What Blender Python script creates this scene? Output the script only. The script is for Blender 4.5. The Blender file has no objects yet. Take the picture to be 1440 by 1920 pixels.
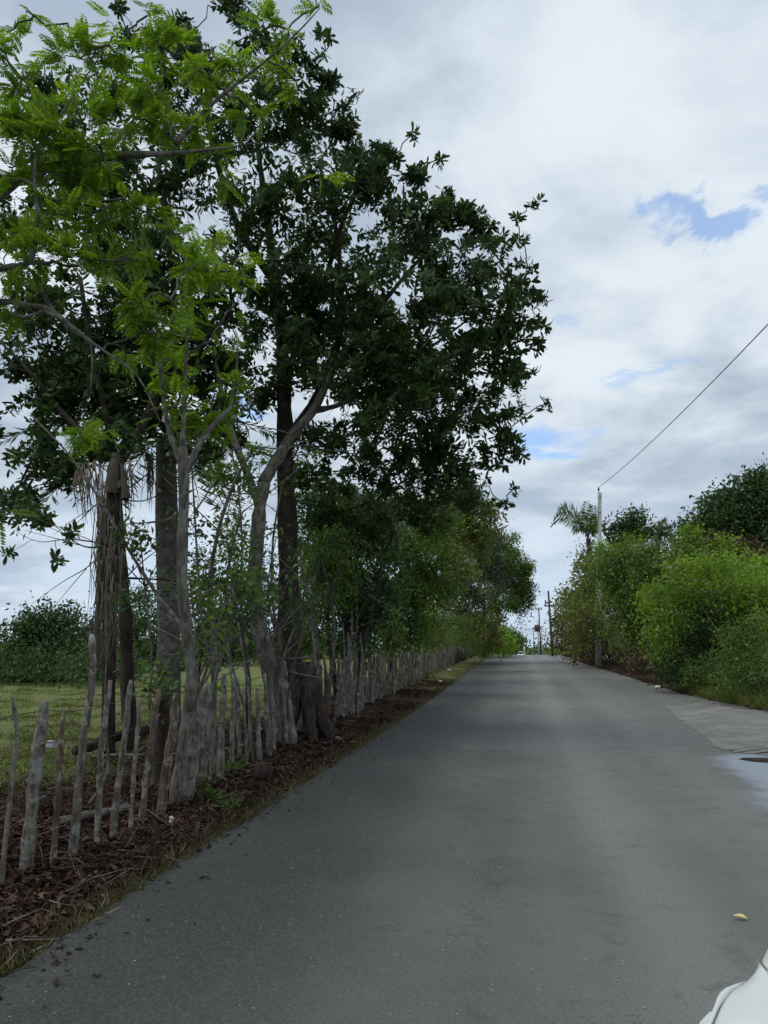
import bpy, math, numpy as np
from mathutils import Vector, Matrix
sc = bpy.context.scene
col = sc.collection
rad = math.radians

# ---------------------------------------------------------------- camera
EYE = 1.7
cam_d = bpy.data.cameras.new('camera'); cam = bpy.data.objects.new('camera', cam_d); col.objects.link(cam)
cam_d.sensor_fit = 'VERTICAL'; cam_d.sensor_height = 36; cam_d.lens = 1400/1920*36
cam_d.clip_start = .05; cam_d.clip_end = 9000
YAW, PITCH = rad(10.163), rad(10.204)
cam.location = (0, 0, EYE); cam.rotation_euler = (math.pi/2+PITCH, 0, YAW)
sc.camera = cam
sy, cy, sp, cp = math.sin(YAW), math.cos(YAW), math.sin(PITCH), math.cos(PITCH)
FW = np.array([-sy*cp, cy*cp, sp]); RT = np.array([cy, sy, 0]); UP = np.array([sy*sp, -cy*sp, cp])
def ray(px, py): return FW+RT*((px-720)/1400)+UP*((960-py)/1400)
def at(px, py, Y):                       # point seen at a photograph pixel, Y metres down the road
    d = ray(px, py); return np.array([0, 0, EYE])+d*(Y/d[1])

# ---------------------------------------------------------------- view, world, sun
sc.view_settings.view_transform = 'Standard'; sc.view_settings.look = 'None'
sc.view_settings.gamma = 1; sc.view_settings.use_curve_mapping = False
sc.view_settings.exposure = 0.2
SUN_EL, SUN_AZ = rad(60), rad(-105)       # azimuth from +Y towards +X (negative = left of the road)
world = bpy.data.worlds.new('World'); sc.world = world; world.use_nodes = True
class NT:
    def __init__(s, nt): s.nt = nt; s.n = nt.nodes; s.l = nt.links
    def add(s, t, **kw):
        nd = s.n.new(t)
        for k, v in kw.items():
            if k.startswith('_'): setattr(nd, k[1:], v)
        return nd
    def link(s, a, b): s.l.new(a, b)
    def inp(s, sock, v):
        if hasattr(v, 'is_output'): s.l.new(v, sock)
        elif isinstance(v, (tuple, list)) and len(v) == 3 and sock.type == 'RGBA': sock.default_value = (*v, 1)
        else: sock.default_value = v
    def math(s, op, a, b=0.0, c=None, clamp=False):
        nd = s.n.new('ShaderNodeMath'); nd.operation = op; nd.use_clamp = clamp
        s.inp(nd.inputs[0], a); s.inp(nd.inputs[1], b)
        if c is not None: s.inp(nd.inputs[2], c)
        return nd.outputs[0]
    def vmath(s, op, a, b=(0, 0, 0)):
        nd = s.n.new('ShaderNodeVectorMath'); nd.operation = op
        s.inp(nd.inputs[0], a)
        if op == 'SCALE': s.inp(nd.inputs['Scale'], b)
        else: s.inp(nd.inputs[1], b)
        return nd.outputs['Value'] if op in ('LENGTH', 'DOT_PRODUCT') else nd.outputs[0]
    def noise(s, vec, scale, detail=4, rough=.55, dist=0):
        nd = s.n.new('ShaderNodeTexNoise'); s.inp(nd.inputs['Vector'], vec)
        nd.inputs['Scale'].default_value = scale; nd.inputs['Detail'].default_value = detail
        nd.inputs['Roughness'].default_value = rough; nd.inputs['Distortion'].default_value = dist
        return nd
    def step(s, v, a, b, lo=0.0, hi=1.0):
        nd = s.n.new('ShaderNodeMapRange'); nd.interpolation_type = 'SMOOTHSTEP'
        s.inp(nd.inputs['Value'], v); nd.inputs['From Min'].default_value = a; nd.inputs['From Max'].default_value = b
        nd.inputs['To Min'].default_value = lo; nd.inputs['To Max'].default_value = hi
        return nd.outputs[0]
    def mix(s, f, a, b):
        nd = s.n.new('ShaderNodeMix'); nd.data_type = 'RGBA'
        s.inp(nd.inputs[0], f); s.inp(nd.inputs[6], a); s.inp(nd.inputs[7], b)
        return nd.outputs[2]
    def sep(s, v):
        nd = s.n.new('ShaderNodeSeparateXYZ'); s.l.new(v, nd.inputs[0]); return nd.outputs
    def comb(s, x, y, z):
        nd = s.n.new('ShaderNodeCombineXYZ'); s.inp(nd.inputs[0], x); s.inp(nd.inputs[1], y); s.inp(nd.inputs[2], z); return nd.outputs[0]

def build_world():
    w = NT(world.node_tree); w.n.clear()
    out = w.add('ShaderNodeOutputWorld')
    sky = w.add('ShaderNodeTexSky', _sky_type='NISHITA', _sun_disc=False, _sun_elevation=SUN_EL, _sun_rotation=SUN_AZ)
    bs = w.add('ShaderNodeBackground'); w.link(sky.outputs[0], bs.inputs[0]); bs.inputs[1].default_value = .13
    tc = w.add('ShaderNodeTexCoord'); g = tc.outputs['Generated']
    x, y, z = w.sep(g)
    zc = w.math('ADD', w.math('MAXIMUM', z, 0.0), .16)
    P = w.comb(w.math('DIVIDE', x, zc), w.math('DIVIDE', y, zc), 0.0)
    big = w.noise(P, .75, 3, .5).outputs[0]
    med = w.noise(w.vmath('ADD', P, (7.3, 2.1, 1.7)), 2.2, 6, .55, .3).outputs[0]
    fine = w.noise(w.vmath('ADD', P, (3.3, 9.1, 4.7)), 6.0, 6, .6, .2).outputs[0]
    t = w.math('ADD', w.math('MULTIPLY', big, .55), w.math('ADD', w.math('MULTIPLY', med, .38), w.math('MULTIPLY', fine, .12)))
    t = w.step(t, .42, .61)
    c = w.mix(t, (.36, .44, .54), (.68, .75, .81))
    # pale blue thinning of the cloud towards the horizon
    hz = w.step(z, .02, .30)
    c = w.mix(w.math('MULTIPLY', w.math('SUBTRACT', 1.0, hz), w.step(big, .35, .6, .2, .9)), c, (.50, .62, .76))
    # torn openings in the cloud cover (fixed places in the cloud plane, edges broken by noise)
    def pc(px, py):
        d = ray(px, py); d = d/np.linalg.norm(d); k = max(d[2], 0)+.16; return np.array([d[0]/k, d[1]/k])
    wr = w.noise(P, 3.6, 6, .62, .4)
    warp = w.vmath('SCALE', w.vmath('SUBTRACT', wr.outputs[1], (.5, .5, .5)), .62)
    Pw = w.vmath('ADD', P, warp)
    m = None
    for (cx, cy_, ex, ey, wid, amt) in [(1200, 428, 1370, 430, .052, .8), (1400, 400, 1470, 340, .05, .55), (955, 822, 1120, 830, .12, 1.0), (1150, 704, 1225, 702, .07, .45), (1060, 568, 1120, 572, .05, .35), (395, 760, 500, 740, .10, .9),
                                    (2000, 500, 2150, 560, .14, .8), (-500, 700, -350, 650, .15, .8)]:
        a, b = pc(cx, cy_), pc(ex, ey)
        mid = (a+b)/2; ax = (b-a); L = np.linalg.norm(ax); ax = ax/L; ay = np.array([-ax[1], ax[0]])
        dv = w.vmath('SUBTRACT', Pw, (float(mid[0]), float(mid[1]), 0))
        u = w.math('DIVIDE', w.vmath('DOT_PRODUCT', dv, (float(ax[0]), float(ax[1]), 0)), float(L*.55))
        v = w.math('DIVIDE', w.vmath('DOT_PRODUCT', dv, (float(ay[0]), float(ay[1]), 0)), wid)
        r = w.math('SQRT', w.math('ADD', w.math('MULTIPLY', u, u), w.math('MULTIPLY', v, v)))
        k = w.math('MULTIPLY', w.step(r, .35, 1.25, 1, 0), amt)
        m = k if m is None else w.math('MAXIMUM', m, k)
    bc = w.add('ShaderNodeBackground'); w.link(c, bc.inputs[0]); bc.inputs[1].default_value = 1.0
    blue = w.add('ShaderNodeBackground'); blue.inputs[0].default_value = (.20, .34, .62, 1); blue.inputs[1].default_value = .45
    ad = w.add('ShaderNodeAddShader'); w.link(bs.outputs[0], ad.inputs[0]); w.link(blue.outputs[0], ad.inputs[1])
    mx = w.add('ShaderNodeMixShader'); w.link(m, mx.inputs[0]); w.link(bc.outputs[0], mx.inputs[1]); w.link(ad.outputs[0], mx.inputs[2])
    w.link(mx.outputs[0], out.inputs[0])
build_world()
sun_d = bpy.data.lights.new('sun', 'SUN'); sun_d.energy = 1.5; sun_d.angle = rad(45); sun_d.color = (1, .96, .9)
sun = bpy.data.objects.new('sun', sun_d); col.objects.link(sun)
sdir = Vector((math.sin(SUN_AZ)*math.cos(SUN_EL), math.cos(SUN_AZ)*math.cos(SUN_EL), math.sin(SUN_EL)))
sun.rotation_euler = sdir.to_track_quat('Z', 'Y').to_euler()

# ---------------------------------------------------------------- terrain height
_ys = np.arange(-60, 6001, 1.0)
_pf = np.interp(_ys, [-60, 12, 25, 45, 60, 75, 90, 120, 150, 300, 600, 6000], [0, 0, .12, .42, .68, .84, .74, .05, -.75, -3.6, -8, -8])
_k = np.ones(11)/11; _pf = np.convolve(np.pad(_pf, 5, mode='edge'), _k, mode='valid')
def prof(y): return np.interp(y, _ys, _pf)
XL = -2.75
def xr(y): return np.interp(y, [-60, 16, 18.2, 20.6, 24, 29, 37, 50, 60, 75, 400], [16, 16, 10, 6.3, 5.6, 5.25, 5.0, 4.45, 4.2, 4.05, 4.0])
def ground(x, y):                        # height of the soil
    x = np.asarray(x, float); y = np.asarray(y, float)
    z = prof(y)
    left = np.clip((XL-x)/1.0, 0, 1)
    bump = .03*np.sin(x*3.1+y*1.7)+.03*np.sin(x*1.3-y*2.3+1)+.02*np.sin(x*5.7+y*4.1)
    z = z+np.where(x < XL, left*(.07+bump), 0)
    r = np.clip((x-xr(y))/1.0, 0, 1)
    z = z+np.where(x > xr(y), r*(.06+bump*.7), 0)
    z = z+np.where((x < -16), -.02*np.clip(-16-x, 0, 40)*.3, 0)
    return z
def G(px, py):                           # ground point under a pixel
    d = ray(px, py); lo = 2.0
    for t in np.geomspace(2.5, 400, 900):
        p = np.array([0, 0, EYE])+d*t
        if p[2] <= ground(p[0], p[1]): return p
    return p

# ---------------------------------------------------------------- mesh helpers
def tri_mesh(name, V, F, mat, smooth=False):
    V = np.asarray(V, np.float32); F = np.asarray(F, np.int32); n = F.shape[1]
    me = bpy.data.meshes.new(name)
    me.vertices.add(len(V)); me.vertices.foreach_set('co', V.ravel())
    me.loops.add(F.size); me.loops.foreach_set('vertex_index', F.ravel())
    me.polygons.add(len(F)); me.polygons.foreach_set('loop_start', np.arange(len(F), dtype=np.int32)*n)
    me.update(calc_edges=True)
    if smooth: me.polygons.foreach_set('use_smooth', np.ones(len(F), bool))
    me.materials.append(mat); return me
def norm(a): return a/np.maximum(np.linalg.norm(a, axis=-1, keepdims=True), 1e-9)
class MB:
    def __init__(s): s.v = []; s.f = []; s.k = 0
    def add(s, V, F):
        s.v.append(np.asarray(V, float)); s.f.append([tuple(i+s.k for i in f) for f in F]); s.k += len(V)
    def tube(s, pts, rads, n=8, jit=0.0, rng=None, cap=True):
        pts = np.asarray(pts, float); m = len(pts); rads = np.broadcast_to(np.asarray(rads, float), (m,))
        T = norm(np.gradient(pts, axis=0)); ref = np.array([0, 1.0, 0]) if abs(T[:, 2]).mean() > .6 else np.array([0, 0, 1.0])
        A = norm(np.cross(T, ref)); B = np.cross(T, A)
        an = np.arange(n)*2*np.pi/n
        rr = rads[:, None]*np.ones((m, n))
        if jit: rr = rr*(1+jit*rng.uniform(-1, 1, (m, n))+jit*rng.uniform(-1, 1, (1, n)))
        V = pts[:, None]+rr[..., None]*(np.cos(an)[None, :, None]*A[:, None]+np.sin(an)[None, :, None]*B[:, None])
        V = V.reshape(-1, 3); F = []
        for i in range(m-1):
            for j in range(n):
                a = i*n+j; b = i*n+(j+1) % n; F.append((a, b, b+n, a+n))
        if cap: F.append(tuple(range(n-1, -1, -1))); F.append(tuple(range((m-1)*n, m*n)))
        s.add(V, F)
    def box(s, c, h, R=None):
        c = np.array(c, float); h = np.array(h, float)
        V = np.array([[x, y, z] for x in (-1, 1) for y in (-1, 1) for z in (-1, 1)])*h
        if R is not None: V = V@np.array(R).T
        s.add(V+c, [(0, 1, 3, 2), (4, 6, 7, 5), (0, 4, 5, 1), (2, 3, 7, 6), (0, 2, 6, 4), (1, 5, 7, 3)])
    def mesh(s, name, mat, off=(0, 0, 0), smooth=True):
        me = bpy.data.meshes.new(name)
        V = np.concatenate(s.v)-np.array(off); F = [f for fs in s.f for f in fs]
        me.from_pydata(V.tolist(), [], F); me.update()
        if smooth: me.polygons.foreach_set('use_smooth', np.ones(len(me.polygons), bool))
        me.materials.append(mat); return me
def link(name, me, parent=None, loc=None):
    o = bpy.data.objects.new(name, me); col.objects.link(o)
    if parent is not None: o.parent = parent
    if loc is not None: o.location = [float(v) for v in loc]
    return o
def tag(o, label=None, cat=None, group=None, kind=None):
    if label: o['label'] = label
    if cat: o['category'] = cat
    if group: o['group'] = group
    if kind: o['kind'] = kind
    return o
def thing(name, label, cat, loc, group=None):
    return tag(link(name, None, None, loc), label, cat, group)

# ---------------------------------------------------------------- materials
def newmat(name):
    m = bpy.data.materials.new(name); m.use_nodes = True; t = NT(m.node_tree); t.n.clear()
    out = t.add('ShaderNodeOutputMaterial'); b = t.add('ShaderNodeBsdfPrincipled'); t.link(b.outputs[0], out.inputs[0])
    return m, t, b, out
def pos(t):
    return t.add('ShaderNodeNewGeometry').outputs['Position']
def objco(t): return t.add('ShaderNodeTexCoord').outputs['Object']
def bump(t, b, h, dist, strength=1.0):
    nd = t.add('ShaderNodeBump'); t.inp(nd.inputs['Height'], h); nd.inputs['Distance'].default_value = dist; nd.inputs['Strength'].default_value = strength
    t.link(nd.outputs[0], b.inputs['Normal'])
def flat(name, c, rough=.6, metal=0, spec=.5):
    m, t, b, o = newmat(name); v = objco(t)
    n = t.noise(v, 9, 4).outputs[0]
    t.link(t.mix(t.step(n, .3, .7), tuple(k*.82 for k in c), tuple(min(1, k*1.1) for k in c)), b.inputs['Base Color'])
    b.inputs['Roughness'].default_value = rough; b.inputs['Metallic'].default_value = metal; b.inputs['Specular IOR Level'].default_value = spec
    return m
def leafmat(name, c1, c2, c3, tr=.35, rough=.5, spec=.3):
    m, t, b, out = newmat(name)
    g = t.add('ShaderNodeNewGeometry'); r = g.outputs['Random Per Island']
    cr = t.add('ShaderNodeValToRGB'); t.link(r, cr.inputs[0]); e = cr.color_ramp.elements
    e[0].color = (*c1, 1); e[1].color = (*c3, 1); e[1].position = .97; k = e.new(.6); k.color = (*c2, 1)
    big = t.noise(g.outputs['Position'], .9, 3).outputs[0]
    b2 = t.noise(g.outputs['Position'], 2.1, 3).outputs[0]
    c = t.mix(t.step(big, .40, .62, 0, .75), cr.outputs[0], t.mix(.35, c1, cr.outputs[0]))
    c = t.mix(t.step(b2, .55, .68, 0, .55), c, c3)
    t.link(c, b.inputs['Base Color']); b.inputs['Roughness'].default_value = rough; b.inputs['Specular IOR Level'].default_value = spec
    tl = t.add('ShaderNodeBsdfTranslucent')
    hs = t.add('ShaderNodeHueSaturation'); hs.inputs['Saturation'].default_value = 1.15; hs.inputs['Value'].default_value = 1.5; hs.inputs['Hue'].default_value = .49
    t.link(c, hs.inputs['Color']); t.link(hs.outputs[0], tl.inputs[0])
    mx = t.add('ShaderNodeMixShader'); mx.inputs[0].default_value = tr
    t.link(b.outputs[0], mx.inputs[1]); t.link(tl.outputs[0], mx.inputs[2]); t.link(mx.outputs[0], out.inputs[0])
    return m
def bark(name, dark, mid, light, spots=.35, stretch=(6, 6, 1.2)):
    m, t, b, out = newmat(name); v = pos(t)
    s = t.vmath('MULTIPLY', v, stretch)
    n1 = t.noise(s, 3.5, 6, .65, .4).outputs[0]; n2 = t.noise(v, 5.5, 5, .6).outputs[0]; n3 = t.noise(v, 1.3, 3).outputs[0]
    c = t.mix(t.step(n1, .36, .62), dark, mid)
    c = t.mix(t.math('MULTIPLY', t.step(n2, .50, .60), spots), c, light)
    c = t.mix(t.step(n3, .42, .62, 0, .5), c, dark)
    t.link(c, b.inputs['Base Color']); b.inputs['Roughness'].default_value = .92; b.inputs['Specular IOR Level'].default_value = .15
    bump(t, b, t.math('ADD', n1, t.math('MULTIPLY', n2, .5)), .02, .8)
    return m

def road_mat():
    m, t, b, out = newmat('asphalt'); v = pos(t); x, y, z = t.sep(v)
    lane = t.noise(t.vmath('MULTIPLY', v, (1, .07, 1)), .8, 4, .5).outputs[0]
    blot = t.noise(v, .35, 5, .55).outputs[0]; mid = t.noise(v, 3.0, 6, .65).outputs[0]; fine = t.noise(v, 55, 5, .75).outputs[0]
    k = t.math('ADD', t.math('MULTIPLY', lane, .5), t.math('MULTIPLY', blot, .5))
    c = t.mix(t.step(k, .30, .70), (.120, .124, .115), (.185, .190, .176))
    # wheel-polished paths
    wob = t.math('ADD', x, t.math('MULTIPLY', t.math('SUBTRACT', t.noise(t.vmath('MULTIPLY', v, (0, .1, 0)), 1.0, 2).outputs[0], .5), .8))
    def track(cx, w): return t.step(t.math('ABSOLUTE', t.math('SUBTRACT', wob, cx)), 0.0, w, 1, 0)
    tr = t.math('MAXIMUM', t.math('MAXIMUM', track(.85, .55), t.math('MULTIPLY', track(-.9, .6), .7)), t.math('MULTIPLY', track(2.3, .6), .5))
    c = t.mix(t.math('MULTIPLY', tr, .5), c, (.25, .255, .24))
    # newer asphalt along the left side, tree shade also painted into its dark colour
    fresh = t.step(t.math('ADD', x, t.math('MULTIPLY', t.math('SUBTRACT', blot, .5), 2.2)), -2.3, 1.0, 1, 0)
    c = t.mix(t.math('MULTIPLY', fresh, .9), c, (.022, .027, .027))
    dark = t.step(mid, .30, .44, 1, 0)
    c = t.mix(t.math('MULTIPLY', dark, .45), c, (.045, .05, .05))
    pat = t.step(t.noise(t.vmath('MULTIPLY', v, (1, .35, 1)), 1.6, 6, .7, .6).outputs[0], .50, .62)
    c = t.mix(t.math('MULTIPLY', pat, t.math('ADD', .05, t.step(x, -.8, 1.2, 0, .09))), c, (.23, .235, .22))
    c = t.mix(t.math('MULTIPLY', t.step(fine, .38, .60, 1, 0), .38), c, (.035, .04, .04))
    agg = t.add('ShaderNodeTexVoronoi'); t.link(v, agg.inputs['Vector']); agg.inputs['Scale'].default_value = 95
    c = t.mix(t.math('MULTIPLY', t.step(t.sep(agg.outputs['Color'])[1], .55, .95), .18), c, (.24, .24, .225))
    crk = t.add('ShaderNodeTexVoronoi', _feature='DISTANCE_TO_EDGE'); t.link(t.vmath('ADD', v, t.vmath('SCALE', t.noise(v, 2.5, 5, .7).outputs[1], 1.1)), crk.inputs['Vector']); crk.inputs['Scale'].default_value = .42
    ck = t.math('MULTIPLY', t.step(crk.outputs['Distance'], .0, .010, 1, 0), t.step(blot, .50, .60))
    c = t.mix(t.math('MULTIPLY', ck, .55), c, (.02, .02, .02))
    vo = t.add('ShaderNodeTexVoronoi'); t.link(v, vo.inputs['Vector']); vo.inputs['Scale'].default_value = 26
    hsh = t.sep(vo.outputs['Color'])[0]
    spk = t.math('MULTIPLY', t.step(vo.outputs['Distance'], .10, .2, 1, 0), t.math('GREATER_THAN', hsh, .965))
    c = t.mix(t.math('MULTIPLY', spk, .6), c, (.42, .42, .38))
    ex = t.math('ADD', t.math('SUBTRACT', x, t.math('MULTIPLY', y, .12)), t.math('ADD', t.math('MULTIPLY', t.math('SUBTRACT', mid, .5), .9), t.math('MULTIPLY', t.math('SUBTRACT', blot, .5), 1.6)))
    wet_sheen = t.math('MULTIPLY', t.step(ex, 1.25, 1.75), t.math('MULTIPLY', t.step(t.math('ADD', y, t.math('MULTIPLY', t.math('SUBTRACT', mid, .5), .8)), 12.9, 13.25, 1, 0), t.step(y, 5.5, 11.5, .10, .95)))
    c = t.mix(wet_sheen, c, (.27, .31, .37))  # wet patch, its bluish sky sheen painted into the base colour
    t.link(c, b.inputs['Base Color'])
    damp = t.math('MULTIPLY', t.step(t.math('ADD', x, t.math('MULTIPLY', t.math('SUBTRACT', blot, .5), 1.5)), 1.6, 2.8), t.step(y, 10.5, 13, 1, 0))
    t.link(t.math('SUBTRACT', t.step(mid, .3, .7, .72, .60), t.math('MULTIPLY', damp, .22)), b.inputs['Roughness'])
    b.inputs['Specular IOR Level'].default_value = .28
    bump(t, b, t.math('ADD', fine, t.math('MULTIPLY', mid, .6)), .012, .9)
    return m
def ground_mat():
    m, t, b, out = newmat('soil_and_turf'); v = pos(t); x, y, z = t.sep(v)
    n1 = t.noise(v, .45, 5, .6).outputs[0]; n2 = t.noise(v, 3.1, 6, .65).outputs[0]; n3 = t.noise(v, 22, 5, .7).outputs[0]
    grass = t.mix(t.step(n2, .35, .65), (.105, .15, .04), (.18, .225, .07))
    grass = t.mix(t.step(n1, .4, .65), grass, (.17, .17, .075))
    grass = t.mix(t.step(n3, .35, .6, .5, 0), grass, (.035, .045, .015))
    dirt = t.mix(t.step(n2, .35, .65), (.030, .018, .014), (.075, .045, .034))
    dirt = t.mix(t.step(n3, .5, .7, 0, .5), dirt, (.14, .10, .075))
    w = t.math('MULTIPLY', t.math('SUBTRACT', n1, .5), 3.5)
    lw = t.math('ADD', t.math('MULTIPLY', t.math('SUBTRACT', n2, .5), 1.5), w)
    dl = t.math('MULTIPLY', t.step(t.math('ADD', x, lw), -6.6, -5.2), t.step(x, -2.2, -1.9, 1, 0))
    dl = t.math('MULTIPLY', dl, t.step(t.math('ADD', y, t.math('MULTIPLY', w, 3)), 22, 34, 1, .35))
    rr = t.math('MULTIPLY', t.step(x, 3.5, 3.8), t.step(t.math('ADD', x, lw), 6.0, 7.5, 1, .1))
    k = t.math('MAXIMUM', dl, rr)
    t.link(t.mix(k, grass, dirt), b.inputs['Base Color']); b.inputs['Roughness'].default_value = .95; b.inputs['Specular IOR Level'].default_value = .1
    bump(t, b, t.math('ADD', n2, n3), .05, .8)
    return m
def concrete_mat():
    m, t, b, out = newmat('worn_concrete'); v = pos(t)
    n1 = t.noise(v, .6, 5, .6).outputs[0]; n2 = t.noise(v, 14, 6, .7).outputs[0]
    c = t.mix(t.step(n1, .35, .65), (.155, .157, .145), (.225, .222, .205)); c = t.mix(t.step(n2, .35, .6, .4, 0), c, (.09, .09, .08)); n3 = t.noise(v, 2.3, 6, .65).outputs[0]; c = t.mix(t.step(n3, .44, .60, 0, .75), c, (.115, .115, .105))
    t.link(c, b.inputs['Base Color']); b.inputs['Roughness'].default_value = .8; bump(t, b, n2, .006, .6); return m
def wet_mat():
    m, t, b, out = newmat('wet_film'); v = pos(t)
    n = t.noise(v, 2.2, 5, .6).outputs[0]; f = t.noise(v, 40, 4, .7).outputs[0]
    t.link(t.mix(t.step(n, .4, .6), (.05, .056, .066), (.09, .10, .115)), b.inputs['Base Color'])
    t.link(t.step(n, .35, .65, .38, .22), b.inputs['Roughness']); b.inputs['IOR'].default_value = 1.6
    b.inputs['Specular IOR Level'].default_value = 1.0; bump(t, b, f, .004, .5); return m
def post_mat():
    m, t, b, out = newmat('weathered_stake'); g = t.add('ShaderNodeNewGeometry'); v = g.outputs['Position']
    oi = t.add('ShaderNodeObjectInfo').outputs['Random']
    s = t.vmath('MULTIPLY', v, (9, 9, 1.3)); n1 = t.noise(s, 3, 6, .65, .4).outputs[0]; n2 = t.noise(v, 11, 5, .6).outputs[0]
    base = t.mix(oi, (.16, .145, .125), (.26, .24, .21))
    base = t.mix(t.math('GREATER_THAN', oi, .8), base, (.17, .12, .085))
    c = t.mix(t.step(n1, .36, .55, .75, 0), base, (.05, .04, .032))
    c = t.mix(t.step(n2, .53, .60, 0, .7), c, (.32, .32, .29))
    c = t.mix(t.step(n2, .38, .44, .55, 0), c, (.07, .065, .05))
    t.link(c, b.inputs['Base Color']); b.inputs['Roughness'].default_value = .9; b.inputs['Specular IOR Level'].default_value = .15
    bump(t, b, t.math('ADD', n1, n2), .035, 1.0); return m

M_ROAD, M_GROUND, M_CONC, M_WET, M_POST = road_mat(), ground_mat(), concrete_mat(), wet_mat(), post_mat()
M_BGREY = bark('grey_bark', (.06, .052, .045), (.175, .16, .14), (.34, .33, .30), .4)
M_BDARK = bark('dark_bark', (.022, .017, .014), (.06, .046, .038), (.12, .11, .09), .3)
M_BPALM = bark('palm_bark', (.07, .062, .055), (.17, .16, .145), (.30, .30, .27), .4, (3, 3, 9))
M_BTWIG = bark('twig_bark', (.06, .05, .04), (.16, .14, .12), (.3, .28, .25))
L_DARK = leafmat('glossy_dark_leaf', (.022, .042, .016), (.046, .086, .026), (.105, .16, .05), .30, .6, .18)
L_FEATH = leafmat('feathery_bright_leaf', (.10, .185, .03), (.15, .26, .04), (.21, .32, .065), .55, .5)
L_MID = leafmat('mid_green_leaf', (.050, .095, .022), (.095, .170, .034), (.19, .27, .065), .42, .5)
L_OLIVE = leafmat('olive_leaf', (.09, .12, .03), (.15, .185, .045), (.25, .27, .08), .35, .5)
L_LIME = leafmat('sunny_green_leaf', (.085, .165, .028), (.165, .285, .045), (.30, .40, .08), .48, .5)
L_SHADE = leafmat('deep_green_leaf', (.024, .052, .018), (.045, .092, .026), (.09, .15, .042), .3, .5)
L_DRY = leafmat('dry_brown_leaf', (.05, .032, .022), (.10, .068, .045), (.16, .12, .08), .2, .8, .1)
L_GREYG = leafmat('dull_grey_green_leaf', (.045, .055, .035), (.07, .085, .05), (.12, .13, .09), .25, .6)
L_LITTER = leafmat('fallen_leaf', (.016, .009, .007), (.042, .021, .016), (.12, .075, .055), .05, .85, .15)
L_GRASS = leafmat('grass_blade', (.05, .072, .016), (.095, .118, .030), (.17, .16, .07), .3, .6, .2)
L_TUFT = leafmat('roadside_grass_blade', (.09, .135, .03), (.17, .22, .055), (.32, .33, .15), .4, .6, .2)
L_STRAW = leafmat('straw_blade', (.07, .06, .03), (.13, .11, .06), (.24, .21, .13), .3, .7, .2)
M_WIRE = flat('rusty_wire', (.07, .055, .05), .7, .3)
M_CABLE = flat('black_cable', (.03, .03, .035), .5)
M_PCONC = flat('pole_concrete', (.42, .42, .40), .8)
M_PWOOD = flat('pole_wood', (.06, .05, .045), .9)
M_METAL = flat('dull_metal', (.25, .26, .27), .45, .6)
M_WHITE = flat('white_plastic', (.75, .76, .74), .6)
M_STONE = flat('grey_stone', (.30, .31, .32), .85)
M_FIBRE = flat('dead_frond_fibre', (.17, .14, .115), .95, 0, .1)
M_HUSK = flat('palm_husk', (.085, .068, .056), .85, 0, .2)

# ---------------------------------------------------------------- leaf builders (arrays of triangles)
def kites(P, A, N, L, W, fold=.12):
    B = np.cross(A, N); n = len(P)
    V = np.empty((n, 4, 3))
    V[:, 0] = P; mid = P+A*(L*.5)[:, None]
    V[:, 1] = mid+B*(W*.5)[:, None]+N*(W*fold)[:, None]; V[:, 2] = P+A*L[:, None]-N*(L*.12)[:, None]; V[:, 3] = mid-B*(W*.5)[:, None]+N*(W*fold)[:, None]
    i = np.arange(n)*4
    F = np.stack([np.stack([i, i+1, i+2], 1), np.stack([i, i+2, i+3], 1)], 1).reshape(-1, 3)
    return V.reshape(-1, 3), F
def blades6(P, A, N, L, W, droop=.12):
    B = np.cross(A, N); n = len(P); V = np.empty((n, 6, 3))
    def pt(s, w): return P+A*(L*s)[:, None]+B*(W*w)[:, None]-N*(L*droop*s*s)[:, None]
    V[:, 0] = pt(0, 0); V[:, 1] = pt(.38, .38); V[:, 2] = pt(.74, .5); V[:, 3] = pt(1, 0); V[:, 4] = pt(.74, -.5); V[:, 5] = pt(.38, -.38)
    i = np.arange(n)*6
    F = np.stack([np.stack(q, 1) for q in ([i, i+1, i+5], [i+1, i+2, i+4], [i+1, i+4, i+5], [i+2, i+3, i+4])], 1).reshape(-1, 3)
    return V.reshape(-1, 3), F
def perp(A, rng):
    N = np.cross(A, norm(rng.normal(size=A.shape))); return norm(N)
def whorls(P, D, rng, L=.19, k=7, ls=.3):
    n = len(P); P = np.repeat(P, k, 0); D = np.repeat(D, k, 0)
    A0 = perp(D, rng); tilt = rng.uniform(.0, .7, (n*k, 1))
    A = norm(A0+D*tilt); N = norm(D-A*np.sum(A*D, 1, keepdims=True))
    Ls = L*rng.uniform(1-ls, 1+ls, n*k); P = P-D*rng.uniform(0, L*.8, (n*k, 1))
    return blades6(P, A, N, Ls, Ls*rng.uniform(.26, .36, n*k), .18)
def ovals(P, D, rng, L=.09, k=5, spread=1.3, asp=.5):
    n = len(P); P = np.repeat(P, k, 0); D = np.repeat(D, k, 0)
    P = P+rng.normal(size=P.shape)*L*spread; A = norm(D*.5+rng.normal(size=P.shape)*.7+np.array([0, 0, -.15])); N = norm(perp(A, rng)+np.array([0, 0, .95]))
    N = norm(N-A*np.sum(A*N, 1, keepdims=True)); Ls = L*rng.uniform(.45, 1.6, n*k)
    return kites(P, A, N, Ls, Ls*asp*rng.uniform(.75, 1.2, n*k))
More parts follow.
